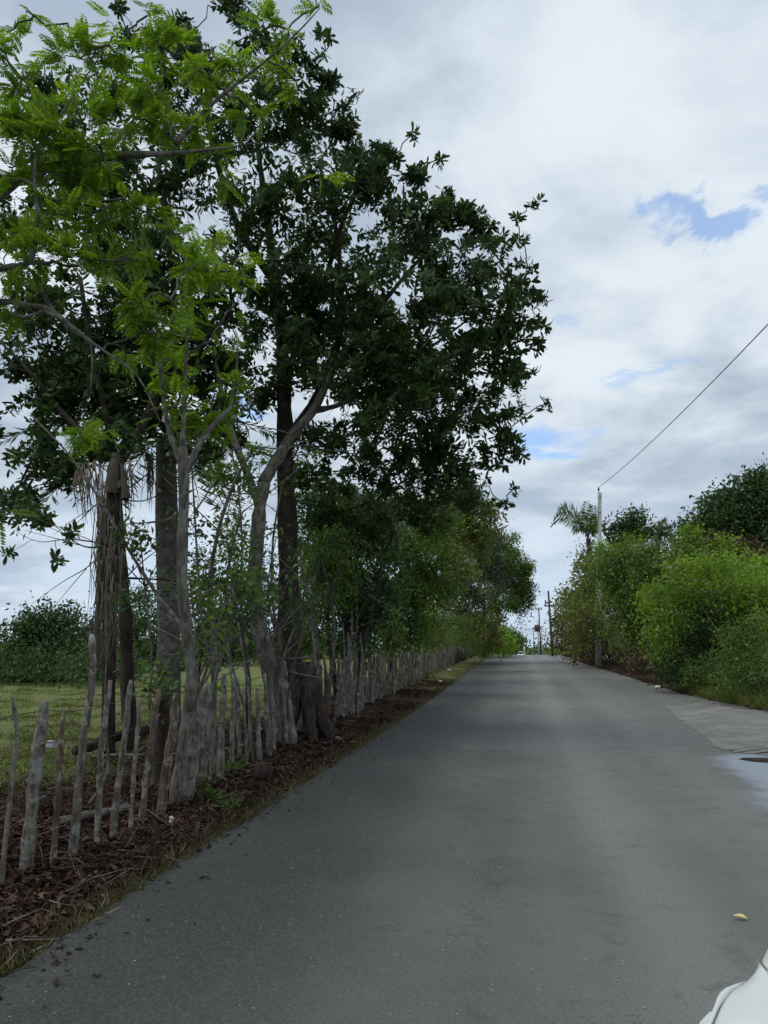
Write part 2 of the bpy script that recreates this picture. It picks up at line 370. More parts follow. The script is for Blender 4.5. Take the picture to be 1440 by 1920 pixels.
def pinnate(P, D, rng, L=.34, pairs=9):
    n = len(P); A = norm(D+rng.normal(size=D.shape)*.5+np.array([0, 0, -.1])); N = norm(np.array([0, 0, 1.0])+rng.normal(size=A.shape)*.35); N = norm(N-A*np.sum(A*N, 1, keepdims=True))
    B = np.cross(A, N); Ls = L*rng.uniform(.7, 1.25, n); VV = []; FF = []; k = 0
    for q in range(pairs):
        s = .14+.82*q/(pairs-1); base = P+A*(Ls*s)[:, None]-N*(Ls*.22*s*s)[:, None]; w = math.sin(math.pi*(.22+.62*s))
        for sd in (-1, 1):
            Ad = norm(A*.45+B*sd+rng.normal(size=A.shape)*.08-N*.12)
            Nd = norm(N-Ad*np.sum(Ad*N, 1, keepdims=True))
            V, F = kites(base, Ad, Nd, Ls*.30*w, Ls*.115*w*np.ones(n), .05); VV.append(V); FF.append(F+k); k += len(V)
    V, F = kites(P, A, N, Ls*1.0, Ls*.02, 0); VV.append(V); FF.append(F+k)
    return np.concatenate(VV), np.concatenate(FF)

# ---------------------------------------------------------------- trees
def bpt(px, py, Y, r_px, dep=0):          # crown lobe: centre pixel, distance, radius in photograph pixels
    c = at(px, py, Y+dep); return c, r_px/1400*(Y+dep)*1.02
def curve(a, b, rng, n=5, wig=.08, lift=.12):
    d = np.linalg.norm(b-a); t = np.linspace(0, 1, n)[:, None]
    p = a+(b-a)*t+np.array([0, 0, 1.0])*lift*d*np.sin(np.pi*t)
    j = rng.normal(size=(n, 3))*wig*d; j[0] = 0; j[-1] = 0
    return p+j*.5
def bare(pixs, Y, n, seed, l0=.8, l1=2.4, r=.016):
    """bare crooked side branches starting along a pixel polyline"""
    rg = np.random.default_rng(seed); out = []; m = len(pixs)
    for _ in range(n):
        t = rg.uniform(0, m-1); i = min(int(t), m-2); f_ = t-i; p = at(pixs[i][0]*(1-f_)+pixs[i+1][0]*f_, pixs[i][1]*(1-f_)+pixs[i+1][1]*f_, Y)
        d = norm(np.array([rg.normal(), rg.normal()*.6, rg.uniform(-.1, 1.1)])); ln = rg.uniform(l0, l1); P = [p]
        for k in range(4):
            d = norm(d+rg.normal(size=3)*.28+np.array([0, 0, -.10])); P.append(P[-1]+d*ln/4)
        rr = r*rg.uniform(.5, 1.2); out.append((P, [rr, rr*.8, rr*.6, rr*.4, rr*.2]))
        if rg.random() < .7: q = P[2]; e = norm(d+rg.normal(size=3)*.6); out.append(([q, q+e*ln*.2, q+e*ln*.42+rg.normal(size=3)*.05], [rr*.5, rr*.35, rr*.15]))
    return out
def plant(name, label, cat, base, limbs, lobes, leafs, mbark, mleaf, seed, group=None, dens=60, sub=7, twigr=.008, sides=9, jit=.08, twig_mat=None, twigs=True, squash=.85, lowcut=.3, limb_name='trunk', extra=None, shell=(.45, .92), clump=(.24, .50), spray=0.0):
    """limbs: list of (points, radii); lobes: list of (centre, radius); leafs(P, D, rng) -> V, F."""
    rng = np.random.default_rng(seed); base = np.asarray(base, float)
    root = thing(name, label, cat, base, group)
    nodes = []; nr = []
    tb = MB()
    for pts, rs in limbs:
        pts = np.asarray(pts, float); n = len(pts)
        tt = np.linspace(0, n-1, (n-1)*4+1); P = np.stack([np.interp(tt, range(n), pts[:, i]) for i in range(3)], 1)
        if n > 2:
            K = P.copy(); K[1:-1] = (P[:-2]+2*P[1:-1]+P[2:])/4; P = K; K = P.copy(); K[1:-1] = (P[:-2]+2*P[1:-1]+P[2:])/4; P = K
        R = np.interp(tt, np.linspace(0, n-1, len(rs)), rs)
        tb.tube(P, R*(1+.06*rng.normal(size=len(R))), sides, jit, rng)
        for p, r in zip(P, R): nodes.append(p); nr.append(r)
    bb = tb
    order = sorted(range(len(lobes)), key=lambda i: min(np.linalg.norm(lobes[i][0]-n_) for n_ in nodes))
    def conn(target, r0, r1, n=5, wig=.1, sd=5, lift=.1):
        Nn = np.array(nodes); dd = np.linalg.norm(Nn-target, axis=1)+np.maximum(0, Nn[:, 2]-target[2])*1.2
        i = int(dd.argmin()); r0 = min(r0, nr[i]*.8); P = curve(Nn[i], target, rng, n, wig, lift)
        bb.tube(P, np.linspace(r0, min(r0, r1), n), sd, 0, rng, False)
        for p, r in zip(P[1:], np.linspace(r0, r1, n)[1:]): nodes.append(p); nr.append(max(r, r1))
    for i in order: conn(lobes[i][0], max(.02, lobes[i][1]*.05), .015, 6, .10, 6)
    PP = []; DD = []
    for i in order:
        c, r = lobes[i]; ns = max(3, int(sub*(.6+.4*r))) if r > .2 else 2
        for _ in range(ns):
            d = norm(rng.normal(size=3)); q = c+d*r*rng.uniform(*shell)*np.array([1, 1, squash])
            if twigs: conn(q, .018*max(.6, min(r, 1.4)), twigr, 4, .12, 4)
            m = max(4 if r > .2 else 2, int(dens*r*r/ns)); s = r*rng.uniform(*clump)
            m = max(2, int(m*rng.uniform(.25, 1.8)))
            if rng.random() < spray:          # an arching leafy shoot
                o = norm(norm(q-c)*.75+rng.normal(size=3)*.5+np.array([0, 0, .35])); ln = r*rng.uniform(.45, 1.25); tt = rng.uniform(0, 1, (m, 1))**.8
                cv = lambda t_: q+o*ln*t_-np.array([0, 0, 1])*ln*.55*t_**2
                tb.tube([cv(0.0), cv(.5), cv(1.0)], [twigr, twigr*.8, twigr*.4], 3, 0, None, False)
                pp = cv(tt)+rng.normal(size=(m, 3))*r*.10*(1.15-tt); PP.append(pp); DD.append(norm(o-np.array([0, 0, 1.1])*tt+rng.normal(size=(m, 3))*.5)); continue
            pp = q+rng.normal(size=(m, 3))*s*np.array([1, 1, .75]); PP.append(pp); DD.append(norm((pp-c)/r*.7+rng.normal(size=(m, 3))*.45+np.array([0, 0, .25])))
    P = np.concatenate(PP); D = np.concatenate(DD); keep = P[:, 2] > base[2]+lowcut; P, D = P[keep], D[keep]
    link(limb_name, tb.mesh(limb_name, mbark, base), root)
    V, F = leafs(P, D, rng)
    if extra: V2, F2 = extra(nodes, rng); F = np.concatenate([F, F2+len(V)]); V = np.concatenate([V, V2])
    link('crown', tri_mesh('crown', V-base, F, mleaf), root)
    return root, nodes
def limb(pix, Y, w0, w1=None, Y1=None, grounded=True):
    """pixel polyline -> points; Y distance (Y1 at end); widths in metres."""
    n = len(pix); Ys = np.linspace(Y, Y1 if Y1 else Y, n)
    P = [at(px, py, yy) for (px, py), yy in zip(pix, Ys)]
    if grounded: P[0] = P[0].copy(); P[0][2] = ground(P[0][0], P[0][1])-.1
    return P, np.linspace(w0, w1 if w1 else w0, n)

# ================================================================ SETTING
def build_setting():
    xs = np.unique(np.concatenate([-np.geomspace(7, 3000, 40), np.arange(-7, -2.7, .18), [XL-.02, XL+.05, 0], np.arange(3.6, 8, .3), np.geomspace(8, 3000, 40)]))
    ys = np.unique(np.concatenate([[-400, -150, -60, -20, -8], np.arange(-4, 34, .3), np.arange(34, 160, 2), np.geomspace(160, 5000, 30)]))
    X, Yg = np.meshgrid(xs, ys, indexing='ij'); Z = ground(X, Yg)
    inside = (X > XL) & (X < xr(Yg)+.02); Z = np.where(inside, Z-.06, Z)
    V = np.stack([X, Yg, Z], -1).reshape(-1, 3); nx, ny = X.shape
    i = (np.arange(nx-1)[:, None]*ny+np.arange(ny-1)).ravel(); F = np.stack([i, i+ny, i+ny+1, i+1], 1)
    tag(link('ground', tri_mesh('ground', V, F, M_GROUND, True)), kind='structure')
    ys = np.unique(np.concatenate([[-60, -30, -10], np.arange(-4, 40, .4), np.arange(40, 170, 1.5), np.arange(170, 400, 10)]))
    rng = np.random.default_rng(5); us = np.linspace(0, 1, 15); rows = []
    for y in ys:
        a = XL+.04*math.sin(y*1.9)+.03*math.sin(y*5.3)+rng.uniform(-.015, .015); b = xr(y)+.12*math.sin(y*1.1)+.06*math.sin(y*3.7)
        x = a+(b-a)*us; rows.append(np.stack([x, np.full_like(x, y), prof(y)+0*x], 1))
    V = np.concatenate(rows); i = (np.arange(len(ys)-1)[:, None]*15+np.arange(14)).ravel(); F = np.stack([i, i+1, i+16, i+15], 1)
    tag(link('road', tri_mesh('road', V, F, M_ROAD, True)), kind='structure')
    def sheet(name, pts, mat, dz, sub=True):
        mb = MB(); c = np.mean(pts, 0); n = len(pts); V = [[c[0], c[1]]]; m = 18
        for q in range(1, m+1):
            for p in pts: V.append([c[0]+(p[0]-c[0])*q/m, c[1]+(p[1]-c[1])*q/m])
        V = np.array(V); Z = prof(V[:, 1])+dz
        F = [(0, 1+j, 1+(j+1) % n) for j in range(n)]
        for q in range(m-1):
            for j in range(n): F.append((1+q*n+j, 1+(q+1)*n+j, 1+(q+1)*n+(j+1) % n, 1+q*n+(j+1) % n))
        mb.add(np.column_stack([V, Z]), F); return tag(link(name, mb.mesh(name, mat)), kind='structure')
    def rough(pts, k, amp, seed):
        r = np.random.default_rng(seed); out = []
        for a, b in zip(pts, pts[1:]+pts[:1]):
            for q in range(k):
                t = q/k; p = np.array(a)*(1-t)+np.array(b)*t; out.append(p+r.uniform(-amp, amp, 2))
        return out
    sheet('concrete_apron', rough([(3.75, 21.6), (3.45, 17.0), (3.15, 13.6), (3.9, 12.9), (6.0, 12.4), (15, 12.2), (15.5, 15.6), (9.4, 17.9), (6.2, 20.3), (5.2, 23.5)], 16, .09, 3), M_CONC, .007)
build_setting()

# ================================================================ FENCE OF LIVING STAKES
def stake(mb, pts, r0, r1, rng, n=9, cut=True):
    pts = np.asarray(pts, float); m = len(pts); tt = np.linspace(0, m-1, (m-1)*5+1)
    P = np.stack([np.interp(tt, range(m), pts[:, i]) for i in range(3)], 1)
    K = P.copy(); K[1:-1] = (P[:-2]+2*P[1:-1]+P[2:])/4; P = K
    P[1:-1] += rng.normal(size=(len(P)-2, 3))*r0*.10
    R = np.linspace(r0, r1, len(P))*(1+rng.normal(size=len(P))*.07)
    if cut: R[-1] *= .75
    mb.tube(P, R, n, .09, rng)
    for _ in range(rng.integers(1, 4)):       # knots and snags
        k = rng.integers(2, len(P)-2); d = norm(np.array([rng.normal(), rng.normal(), .8])); mb.tube([P[k], P[k]+d*R[k]*1.5, P[k]+d*R[k]*2.1], [R[k]*.55, R[k]*.38, R[k]*.15], 6, .1, rng)
def build_fence():
    rng = np.random.default_rng(11)
    root = thing('stake_fence', 'long rustic fence of crooked grey stakes strung with rusty barbed wire left of the road', 'fence', (-3.8, 8, 0))
    off = np.array([-3.8, 8, 0])
    near = [([(2, 1665), (12, 1560), (26, 1430), (33, 1370), (22, 1302)], 13), ([(50, 1640), (60, 1500), (72, 1400), (84, 1315)], 30), ([(98, 1628), (108, 1520), (112, 1430), (119, 1333)], 16),
            ([(134, 1612), (146, 1490), (158, 1380), (175, 1270), (172, 1190)], 21), ([(182, 1594), (185, 1500), (192, 1390), (207, 1275)], 16), ([(212, 1576), (222, 1470), (235, 1370), (246, 1275)], 17),
            ([(245, 1562), (250, 1470), (258, 1370), (262, 1308)], 12), ([(262, 1553), (274, 1460), (286, 1380), (298, 1292)], 17), ([(300, 1530), (312, 1440), (324, 1370), (331, 1300)], 22),
            ([(350, 1500), (358, 1420), (378, 1340), (392, 1282)], 34), ([(374, 1467), (376, 1420), (380, 1370)], 22), ([(392, 1466), (392, 1400), (398, 1350)], 18),
            ([(413, 1461), (415, 1400), (417, 1330), (420, 1262)], 17), ([(434, 1446), (435, 1380), (437, 1320), (437, 1262)], 12), ([(463, 1438), (460, 1370), (456, 1290)], 7), ([(452, 1425), (448, 1340), (446, 1270)], 6),
            ([(488, 1432), (484, 1370), (482, 1290)], 13), ([(475, 1425), (470, 1350), (466, 1270)], 6), ([(506, 1420), (500, 1340), (496, 1262)], 11), ([(516, 1412), (510, 1340), (508, 1270)], 9),
            ([(553, 1398), (545, 1340), (535, 1275), (532, 1240)], 16), ([(539, 1400), (533, 1330), (528, 1250)], 9)]
    for pix, w in near:
        b = G(pix[0][0], pix[0][1]); Y = b[1]; P = [at(px, py, Y) for px, py in pix]; P[0][2] -= .12
        w_m = w/1400*Y/2*.74; mb = MB(); stake(mb, P, w_m*1.12, w_m*.86, rng)
        link('post', mb.mesh('post', M_POST, off), root)
    # shared stake meshes for the close-set palisade further along
    prot = []
    for k in range(9):
        mb = MB(); h = 1.0; x = rng.uniform(-.05, .05, 4); y = rng.uniform(-.05, .05, 4)
        stake(mb, [(x[i]*i/2, y[i]*i/2, h*i/3) for i in range(4)], .022+.012*rng.random(), .015, rng, 6); prot.append(mb.mesh('post', M_POST))
    fx = lambda y: np.interp(y, [5, 8, 13, 22, 36, 80, 120], [-3.68, -3.7, -3.95, -4.15, -4.3, -4.2, -4.1])
    y = 13.4; cnt = 0; far = MB()
    while y < 95:
        y += rng.uniform(.04, .20) if y > 16 else rng.uniform(.12, .5)
        if 18 < y < 20 and rng.random() < .5: continue
        x = fx(y)+rng.normal()*.12; h = rng.uniform(1.1, 1.6) if rng.random() < .8 else rng.uniform(.9, 2.3)
        z = ground(x, y)-.05
        if cnt < 270:
            o = link('post', prot[rng.integers(9)], root, (x-off[0], y-off[1], z)); s = rng.uniform(.7, 1.6)
            o.scale = (s, s, h); o.rotation_euler = (rng.normal()*.05, rng.normal()*.07, rng.uniform(0, 6)); cnt += 1
        else:
            far.tube([(x, y, z), (x+rng.normal()*.08, y, z+h)], [.04, .028], 4, 0, rng)
    tag(link('distant_posts', far.mesh('distant_posts', M_POST, off), root), kind='stuff')
    for lvl in (.45, .85, 1.12):              # barbed wire
        mb = MB(); ys = np.arange(3.5, 22, .35); P = [(fx(q)-.05, q, ground(fx(q), q)+lvl+.02*math.sin(q*3.3+lvl*9)) for q in ys]
        mb.tube(P, .0038, 4)
        for q in range(len(P)-1):
            p = np.array(P[q])*.5+np.array(P[q+1])*.5
            for d in ([.0, .012, .02], [.01, -.012, .018]): mb.tube([p-np.array(d), p+np.array(d)], .0018, 3)
        link('wire', mb.mesh('wire', M_WIRE, off), root)
build_fence()

# ================================================================ LEFT TREES
def px_lobes(lst, dY=0, rng=None): return [bpt(a, b, Y+dY, r) for a, b, r, Y in lst]
WH = lambda P, D, r: whorls(P, D, r, .175, 7)
def build_left():
    # tree with the pale curved trunk: big dark crown over the road
    L = [limb([(524, 1412), (516, 1330), (504, 1250), (485, 1180), (474, 1110), (480, 1020), (486, 950), (494, 905)], 12.9, .165, .12),
         limb([(494, 905), (520, 860), (548, 815), (590, 770), (620, 700), (680, 620), (740, 540), (800, 470)], 12.9, .12, .03, 14, False),
         limb([(486, 950), (465, 890), (440, 830), (420, 760), (400, 660)], 12.9, .09, .035, 12.6, False),
         limb([(590, 770), (640, 760), (740, 700), (850, 620), (930, 560)], 13.6, .06, .015, 15.5, False)]
    lob = px_lobes([(760, 415, 70, 14), (700, 520, 100, 13), (820, 480, 72, 14), (870, 565, 85, 14.5), (925, 490, 42, 15), (950, 600, 55, 15), (975, 545, 34, 15), (895, 680, 85, 15), (800, 640, 105, 14), (915, 775, 52, 15.5),
                    (850, 820, 78, 15.5), (755, 770, 90, 15), (925, 860, 36, 16), (700, 670, 95, 14), (850, 895, 50, 16), (650, 830, 60, 15), (960, 690, 30, 15), (780, 880, 55, 16), (945, 820, 22, 15.5), (710, 900, 50, 16), (990, 500, 18, 15), (1000, 600, 16, 15),
                    (640, 700, 44, 12.8), (720, 640, 50, 13), (780, 720, 50, 13.2), (700, 790, 40, 13), (820, 560, 46, 13.2), (560, 640, 34, 12.6), (620, 930, 56, 17), (700, 965, 50, 17.5), (560, 900, 36, 16), (790, 945, 46, 17), (870, 930, 34, 17), (660, 740, 40, 16), (835, 360, 18, 14.5), (885, 400, 16, 14.5), (1004, 376, 9, 14.5), (968, 412, 11, 14.6), (1029, 757, 9, 15), (1012, 560, 12, 15), (1000, 700, 9, 15), (970, 850, 11, 15.5), (962, 915, 9, 15.5), (945, 945, 7, 15.5), (975, 450, 14, 14.8), (870, 400, 22, 14.5), (840, 400, 26, 14.3), (1005, 645, 14, 15), (900, 440, 30, 14.5)])
    plant('broadleaf_tree', 'dark broadleaf tree on a pale curved trunk, its crown reaching out over the road', 'tree', G(524, 1412), L+bare([(504, 1250), (485, 1180), (480, 1020), (494, 905), (548, 815)], 12.9, 14, 501), lob, WH, M_BGREY, L_DARK, 1, 'trees along the fence', 350, 20, spray=.45, clump=(.16, .42), shell=(.35, 1.0))
    # dark trunk behind: top of the crown
    L = [limb([(566, 1385), (556, 1330), (545, 1240), (543, 1100), (538, 950), (534, 800), (532, 660), (520, 540), (500, 400), (480, 250)], 14.6, .30, .05), *[([G(566, 1382)+[dx, dy, -.08], G(566, 1382)+[dx*.55, dy*.5, .35], G(566, 1382)+[dx*.15-.05, dy*.1, 1.3]], [.07, .13, .16]) for dx, dy in ((.62, -.15), (.35, -.45), (-.5, -.1), (-.2, -.5), (.55, .3))],
         limb([(538, 830), (600, 740), (612, 690), (640, 640), (640, 500), (620, 350)], 14.4, .12, .03, 13.5, False), limb([(532, 660), (600, 560), (640, 420), (680, 330)], 14.4, .10, .03, 14, False), limb([(520, 540), (440, 420), (400, 280), (370, 140)], 14.4, .10, .02, 13.5, False)]
    lob = px_lobes([(560, 110, 48, 13), (480, 70, 48, 13), (600, 230, 62, 14), (520, 200, 85, 13), (675, 320, 60, 14), (600, 380, 105, 13), (560, 520, 105, 13.5), (480, 400, 105, 13), (430, 250, 100, 13), (380, 130, 70, 13), (320, 60, 50, 13), (560, 690, 60, 14),
                    (615, 90, 20, 13), (612, 150, 24, 13.2), (650, 240, 28, 13.5), (715, 290, 26, 14), (700, 345, 40, 14), (420, 560, 80, 13), (380, 700, 60, 13), (640, 560, 70, 14.5), (250, 60, 45, 13), (500, 620, 60, 15), (440, 10, 30, 13), (500, 740, 46, 14.5), (450, 690, 50, 13.5), (600, 640, 60, 15), (570, 820, 36, 15.5), (775, 250, 12, 14), (820, 300, 9, 14), (740, 290, 18, 14), (668, 175, 10, 13.5), (650, 200, 14, 13.5), (600, 60, 12, 13), (780, 320, 24, 14), (440, 820, 26, 14.5)])
    plant('broadleaf_tree', 'tallest tree of the row, black straight trunk behind the pale curved one', 'tree', G(566, 1382), L+bare([(545, 1240), (543, 1100), (538, 950), (534, 800)], 14.6, 12, 502), lob, WH, M_BDARK, L_DARK, 2, 'trees along the fence', 340, 20, spray=.45, clump=(.16, .42), shell=(.35, 1.0), sides=12, jit=.14)
    # left dark crown with trunk behind palm
    L = [limb([(250, 1372), (238, 1280), (236, 1180), (232, 1100), (222, 980), (216, 880), (200, 780), (170, 650), (150, 520)], 11.6, .13, .04), limb([(216, 880), (280, 780), (330, 620), (320, 480), (300, 320)], 11.6, .09, .03, 12, False), limb([(212, 860), (120, 780), (60, 700), (0, 640)], 11.6, .07, .02, 11.6, False), limb([(100, 790), (50, 880), (20, 950)], 11.6, .03, .012, 11.6, False)]
    lob = px_lobes([(300, 300, 105, 12), (200, 420, 115, 12), (330, 520, 105, 12), (150, 600, 95, 12), (50, 700, 85, 12), (200, 730, 95, 12), (300, 690, 80, 12), (80, 850, 60, 11.6), (30, 940, 48, 11.6), (130, 880, 40, 11.6), (215, 820, 52, 11.6), (50, 560, 80, 12), (110, 300, 90, 12.5), (30, 420, 70, 12.5),
                    (130, 1010, 17, 11.4), (18, 1045, 13, 11.4), (80, 975, 18, 11.5), (110, 1045, 10, 11.4), (200, 180, 60, 12.5), (-60, 800, 80, 12), (-80, 600, 100, 12), (285, 790, 48, 12.3), (420, 770, 46, 12.8), (360, 800, 34, 12.5), (400, 650, 60, 12.5), (100, 760, 70, 12), (250, 700, 70, 12.6), (140, 700, 60, 12.4), (340, 700, 60, 12.8), (240, 520, 70, 12.5), (180, 300, 80, 12.8), (270, 420, 70, 12.8), (330, 150, 60, 13), (100, 180, 60, 13), (390, 850, 22, 12.6), (240, 800, 36, 12.6), (250, 600, 80, 12.5), (170, 840, 30, 12)])
    plant('broadleaf_tree', 'dark leaning tree at the left, drooping leaf clusters against the sky', 'tree', G(250, 1380), L+bare([(236, 1180), (232, 1100), (222, 980), (216, 880), (200, 800)], 11.6, 14, 503, .8, 2.2), lob, WH, M_BDARK, L_DARK, 3, 'trees along the fence', 400, 20, spray=.45, clump=(.16, .42), shell=(.35, 1.0))
    # slim grey forked tree
    L = [limb([(325, 1520), (338, 1430), (350, 1350), (362, 1270), (352, 1190), (341, 1100), (343, 1000), (346, 900), (342, 840)], 7.75, .062, .062),
         limb([(344, 880), (325, 830), (312, 790), (300, 700), (290, 560)], 7.75, .045, .012, 8.0, False), limb([(345, 890), (375, 830), (405, 790), (440, 760), (445, 660)], 7.75, .042, .012, 8.0, False), limb([(342, 850), (345, 760), (350, 640), (360, 520)], 7.75, .035, .01, 8.2, False),
         limb([(354, 1225), (340, 1170), (300, 1125), (240, 1030), (190, 940), (130, 850), (60, 780)], 7.8, .026, .010, 8.5, False)]
    lob = px_lobes([(340, 500, 30, 8), (400, 510, 32, 8.2), (445, 520, 24, 8.2), (310, 680, 40, 8), (330, 765, 42, 8), (400, 790, 34, 8), (440, 570, 20, 8), (452, 660, 16, 8), (430, 735, 26, 8), (340, 600, 30, 8), (180, 815, 30, 8.3), (150, 800, 14, 8.3), (380, 440, 24, 8.3), (440, 480, 18, 8.3), (360, 560, 22, 8.2), (395, 640, 18, 8)])
    plant('slim_tree', 'slim pale grey tree forking into a Y before the ringed palm trunk', 'tree', G(325, 1520), L+bare([(362, 1270), (352, 1190), (341, 1100), (343, 1000), (346, 900)], 7.75, 12, 504, .4, 1.3, .009), lob, lambda P, D, r: pinnate(P, D, r, .24, 8), M_BGREY, L_FEATH, 4, 'trees along the fence', 900, 6, twigr=.004)
    # foreground feathery tree from off-frame left
    L = [([(-6.3, 5.4, -.1), (-6.35, 5.5, 2), (-6.3, 5.8, 3.8), (-6.1, 6.2, 5.4)], [.17, .15, .13, .11]),
         ([(-6.2, 6.0, 4.8), *[at(px, py, 7) for px, py in [(0, 350), (70, 315), (160, 297), (240, 290), (330, 288), (440, 275)]]], [.10, .085, .065, .055, .04, .025, .01]),
         ([(-6.2, 5.9, 4.4), *[at(px, py, 6.9) for px, py in [(0, 560), (50, 572), (95, 578), (150, 625), (190, 655), (260, 700), (300, 790)]]], [.06, .035, .032, .028, .022, .016, .010, .006]),
         ([(-6.2, 6.0, 5.0), *[at(px, py, 6.6) for px, py in [(5, 500), (45, 500), (62, 480), (72, 400), (60, 300), (110, 220), (190, 100)]]], [.05, .035, .035, .032, .024, .016, .010, .006]),
         ([at(px, py, 7) for px, py in [(330, 270), (400, 190), (480, 130), (560, 60), (600, 15)]], [.03, .022, .014, .009, .005]),
         ([at(px, py, 7) for px, py in [(62, 510), (95, 580), (130, 620), (175, 640), (170, 740)]], [.03, .026, .02, .013, .006])]
    lob = px_lobes([(40, 150, 50, 6.8), (150, 110, 58, 7), (225, 85, 55, 7), (320, 100, 50, 7.2), (60, 270, 66, 6.7), (150, 215, 44, 6.8), (250, 220, 46, 7), (300, 190, 46, 7), (100, 375, 58, 6.7), (200, 390, 46, 6.8), (265, 395, 32, 7), (370, 245, 44, 7.2), (432, 330, 18, 7.2), (400, 290, 28, 7.2),
                    (40, 480, 50, 6.6), (130, 500, 40, 6.7), (215, 490, 34, 6.9), (265, 560, 38, 7), (290, 625, 38, 7), (245, 600, 28, 7), (172, 822, 26, 7), (145, 820, 12, 7), (490, 50, 24, 7.4), (450, 125, 44, 7.3), (540, 55, 16, 7.4), (610, 318, 18, 7.6), (520, 150, 24, 7.5), (410, 165, 34, 7.3),
                    (15, 60, 30, 6.8), (20, 340, 40, 6.6), (50, 20, 14, 6.8), (4, 960, 14, 6.5), (598, 12, 10, 7.5), (275, 30, 20, 7), (560, 170, 16, 7.5), (20, 210, 40, 6.6), (-120, 250, 120, 6.5), (-150, 450, 110, 6.3), (330, 440, 20, 7.2), (180, 300, 50, 7), (70, 430, 40, 6.7), (270, 490, 30, 7), (230, 640, 26, 7.1), (320, 560, 30, 7.3), (360, 500, 26, 7.4), (120, 330, 40, 6.8), (20, 590, 26, 6.6), (310, 250, 34, 7.1), (380, 130, 30, 7.2), (-40, 80, 60, 6.6), (480, 215, 22, 7.4)])
    plant('feathery_tree', 'near tree with bright feathery leaves and a grey limb reaching in from the left edge', 'tree', (-6.3, 5.4, 0), L, lob, lambda P, D, r: pinnate(P, D, r, .25, 9), M_BGREY, L_FEATH, 6, None, 820, 9, spray=.3, clump=(.14, .32), twigr=.005, lowcut=1, twig_mat=M_BTWIG)
    # thin poles of young trees
    Ls = [([(398, 1300), (404, 1240), (398, 1160), (392, 1080), (412, 980), (440, 900), (470, 850)], 10.2, .05, .02, [(440, 880, 26, 10.4), (470, 850, 20, 10.6), (420, 1090, 34, 10.5), (455, 1110, 34, 10.7)], 'slender grey sapling arching right, small leafy tufts at its middle', 0),
          ([(606, 1390), (600, 1300), (592, 1180), (580, 1120), (600, 1050)], 16, .07, .03, [(590, 1100, 60, 16.5), (540, 1140, 30, 16), (600, 1180, 40, 16.6), (640, 1040, 50, 17)], 'small bushy tree with deep green leaves just right of the black trunk', 1)]
    for pix, Y, a, b, lb, lab, k in Ls:
        LL = [limb(pix, Y, a, b)]
        plant('young_tree', lab, 'tree', G(*pix[0]) if k else at(398, 1460, 10.2)*[1, 1, 0], [([*([np.array([LL[0][0][0][0], 10.2, -.1])] if not k else []), *LL[0][0][(0 if k else 1):]], [a, b])], px_lobes(lb), lambda P, D, r: ovals(P, D, r, .09, 6), M_BGREY, L_MID, 20+k, 'trees along the fence', 700, 10, twigr=.004)
build_left()

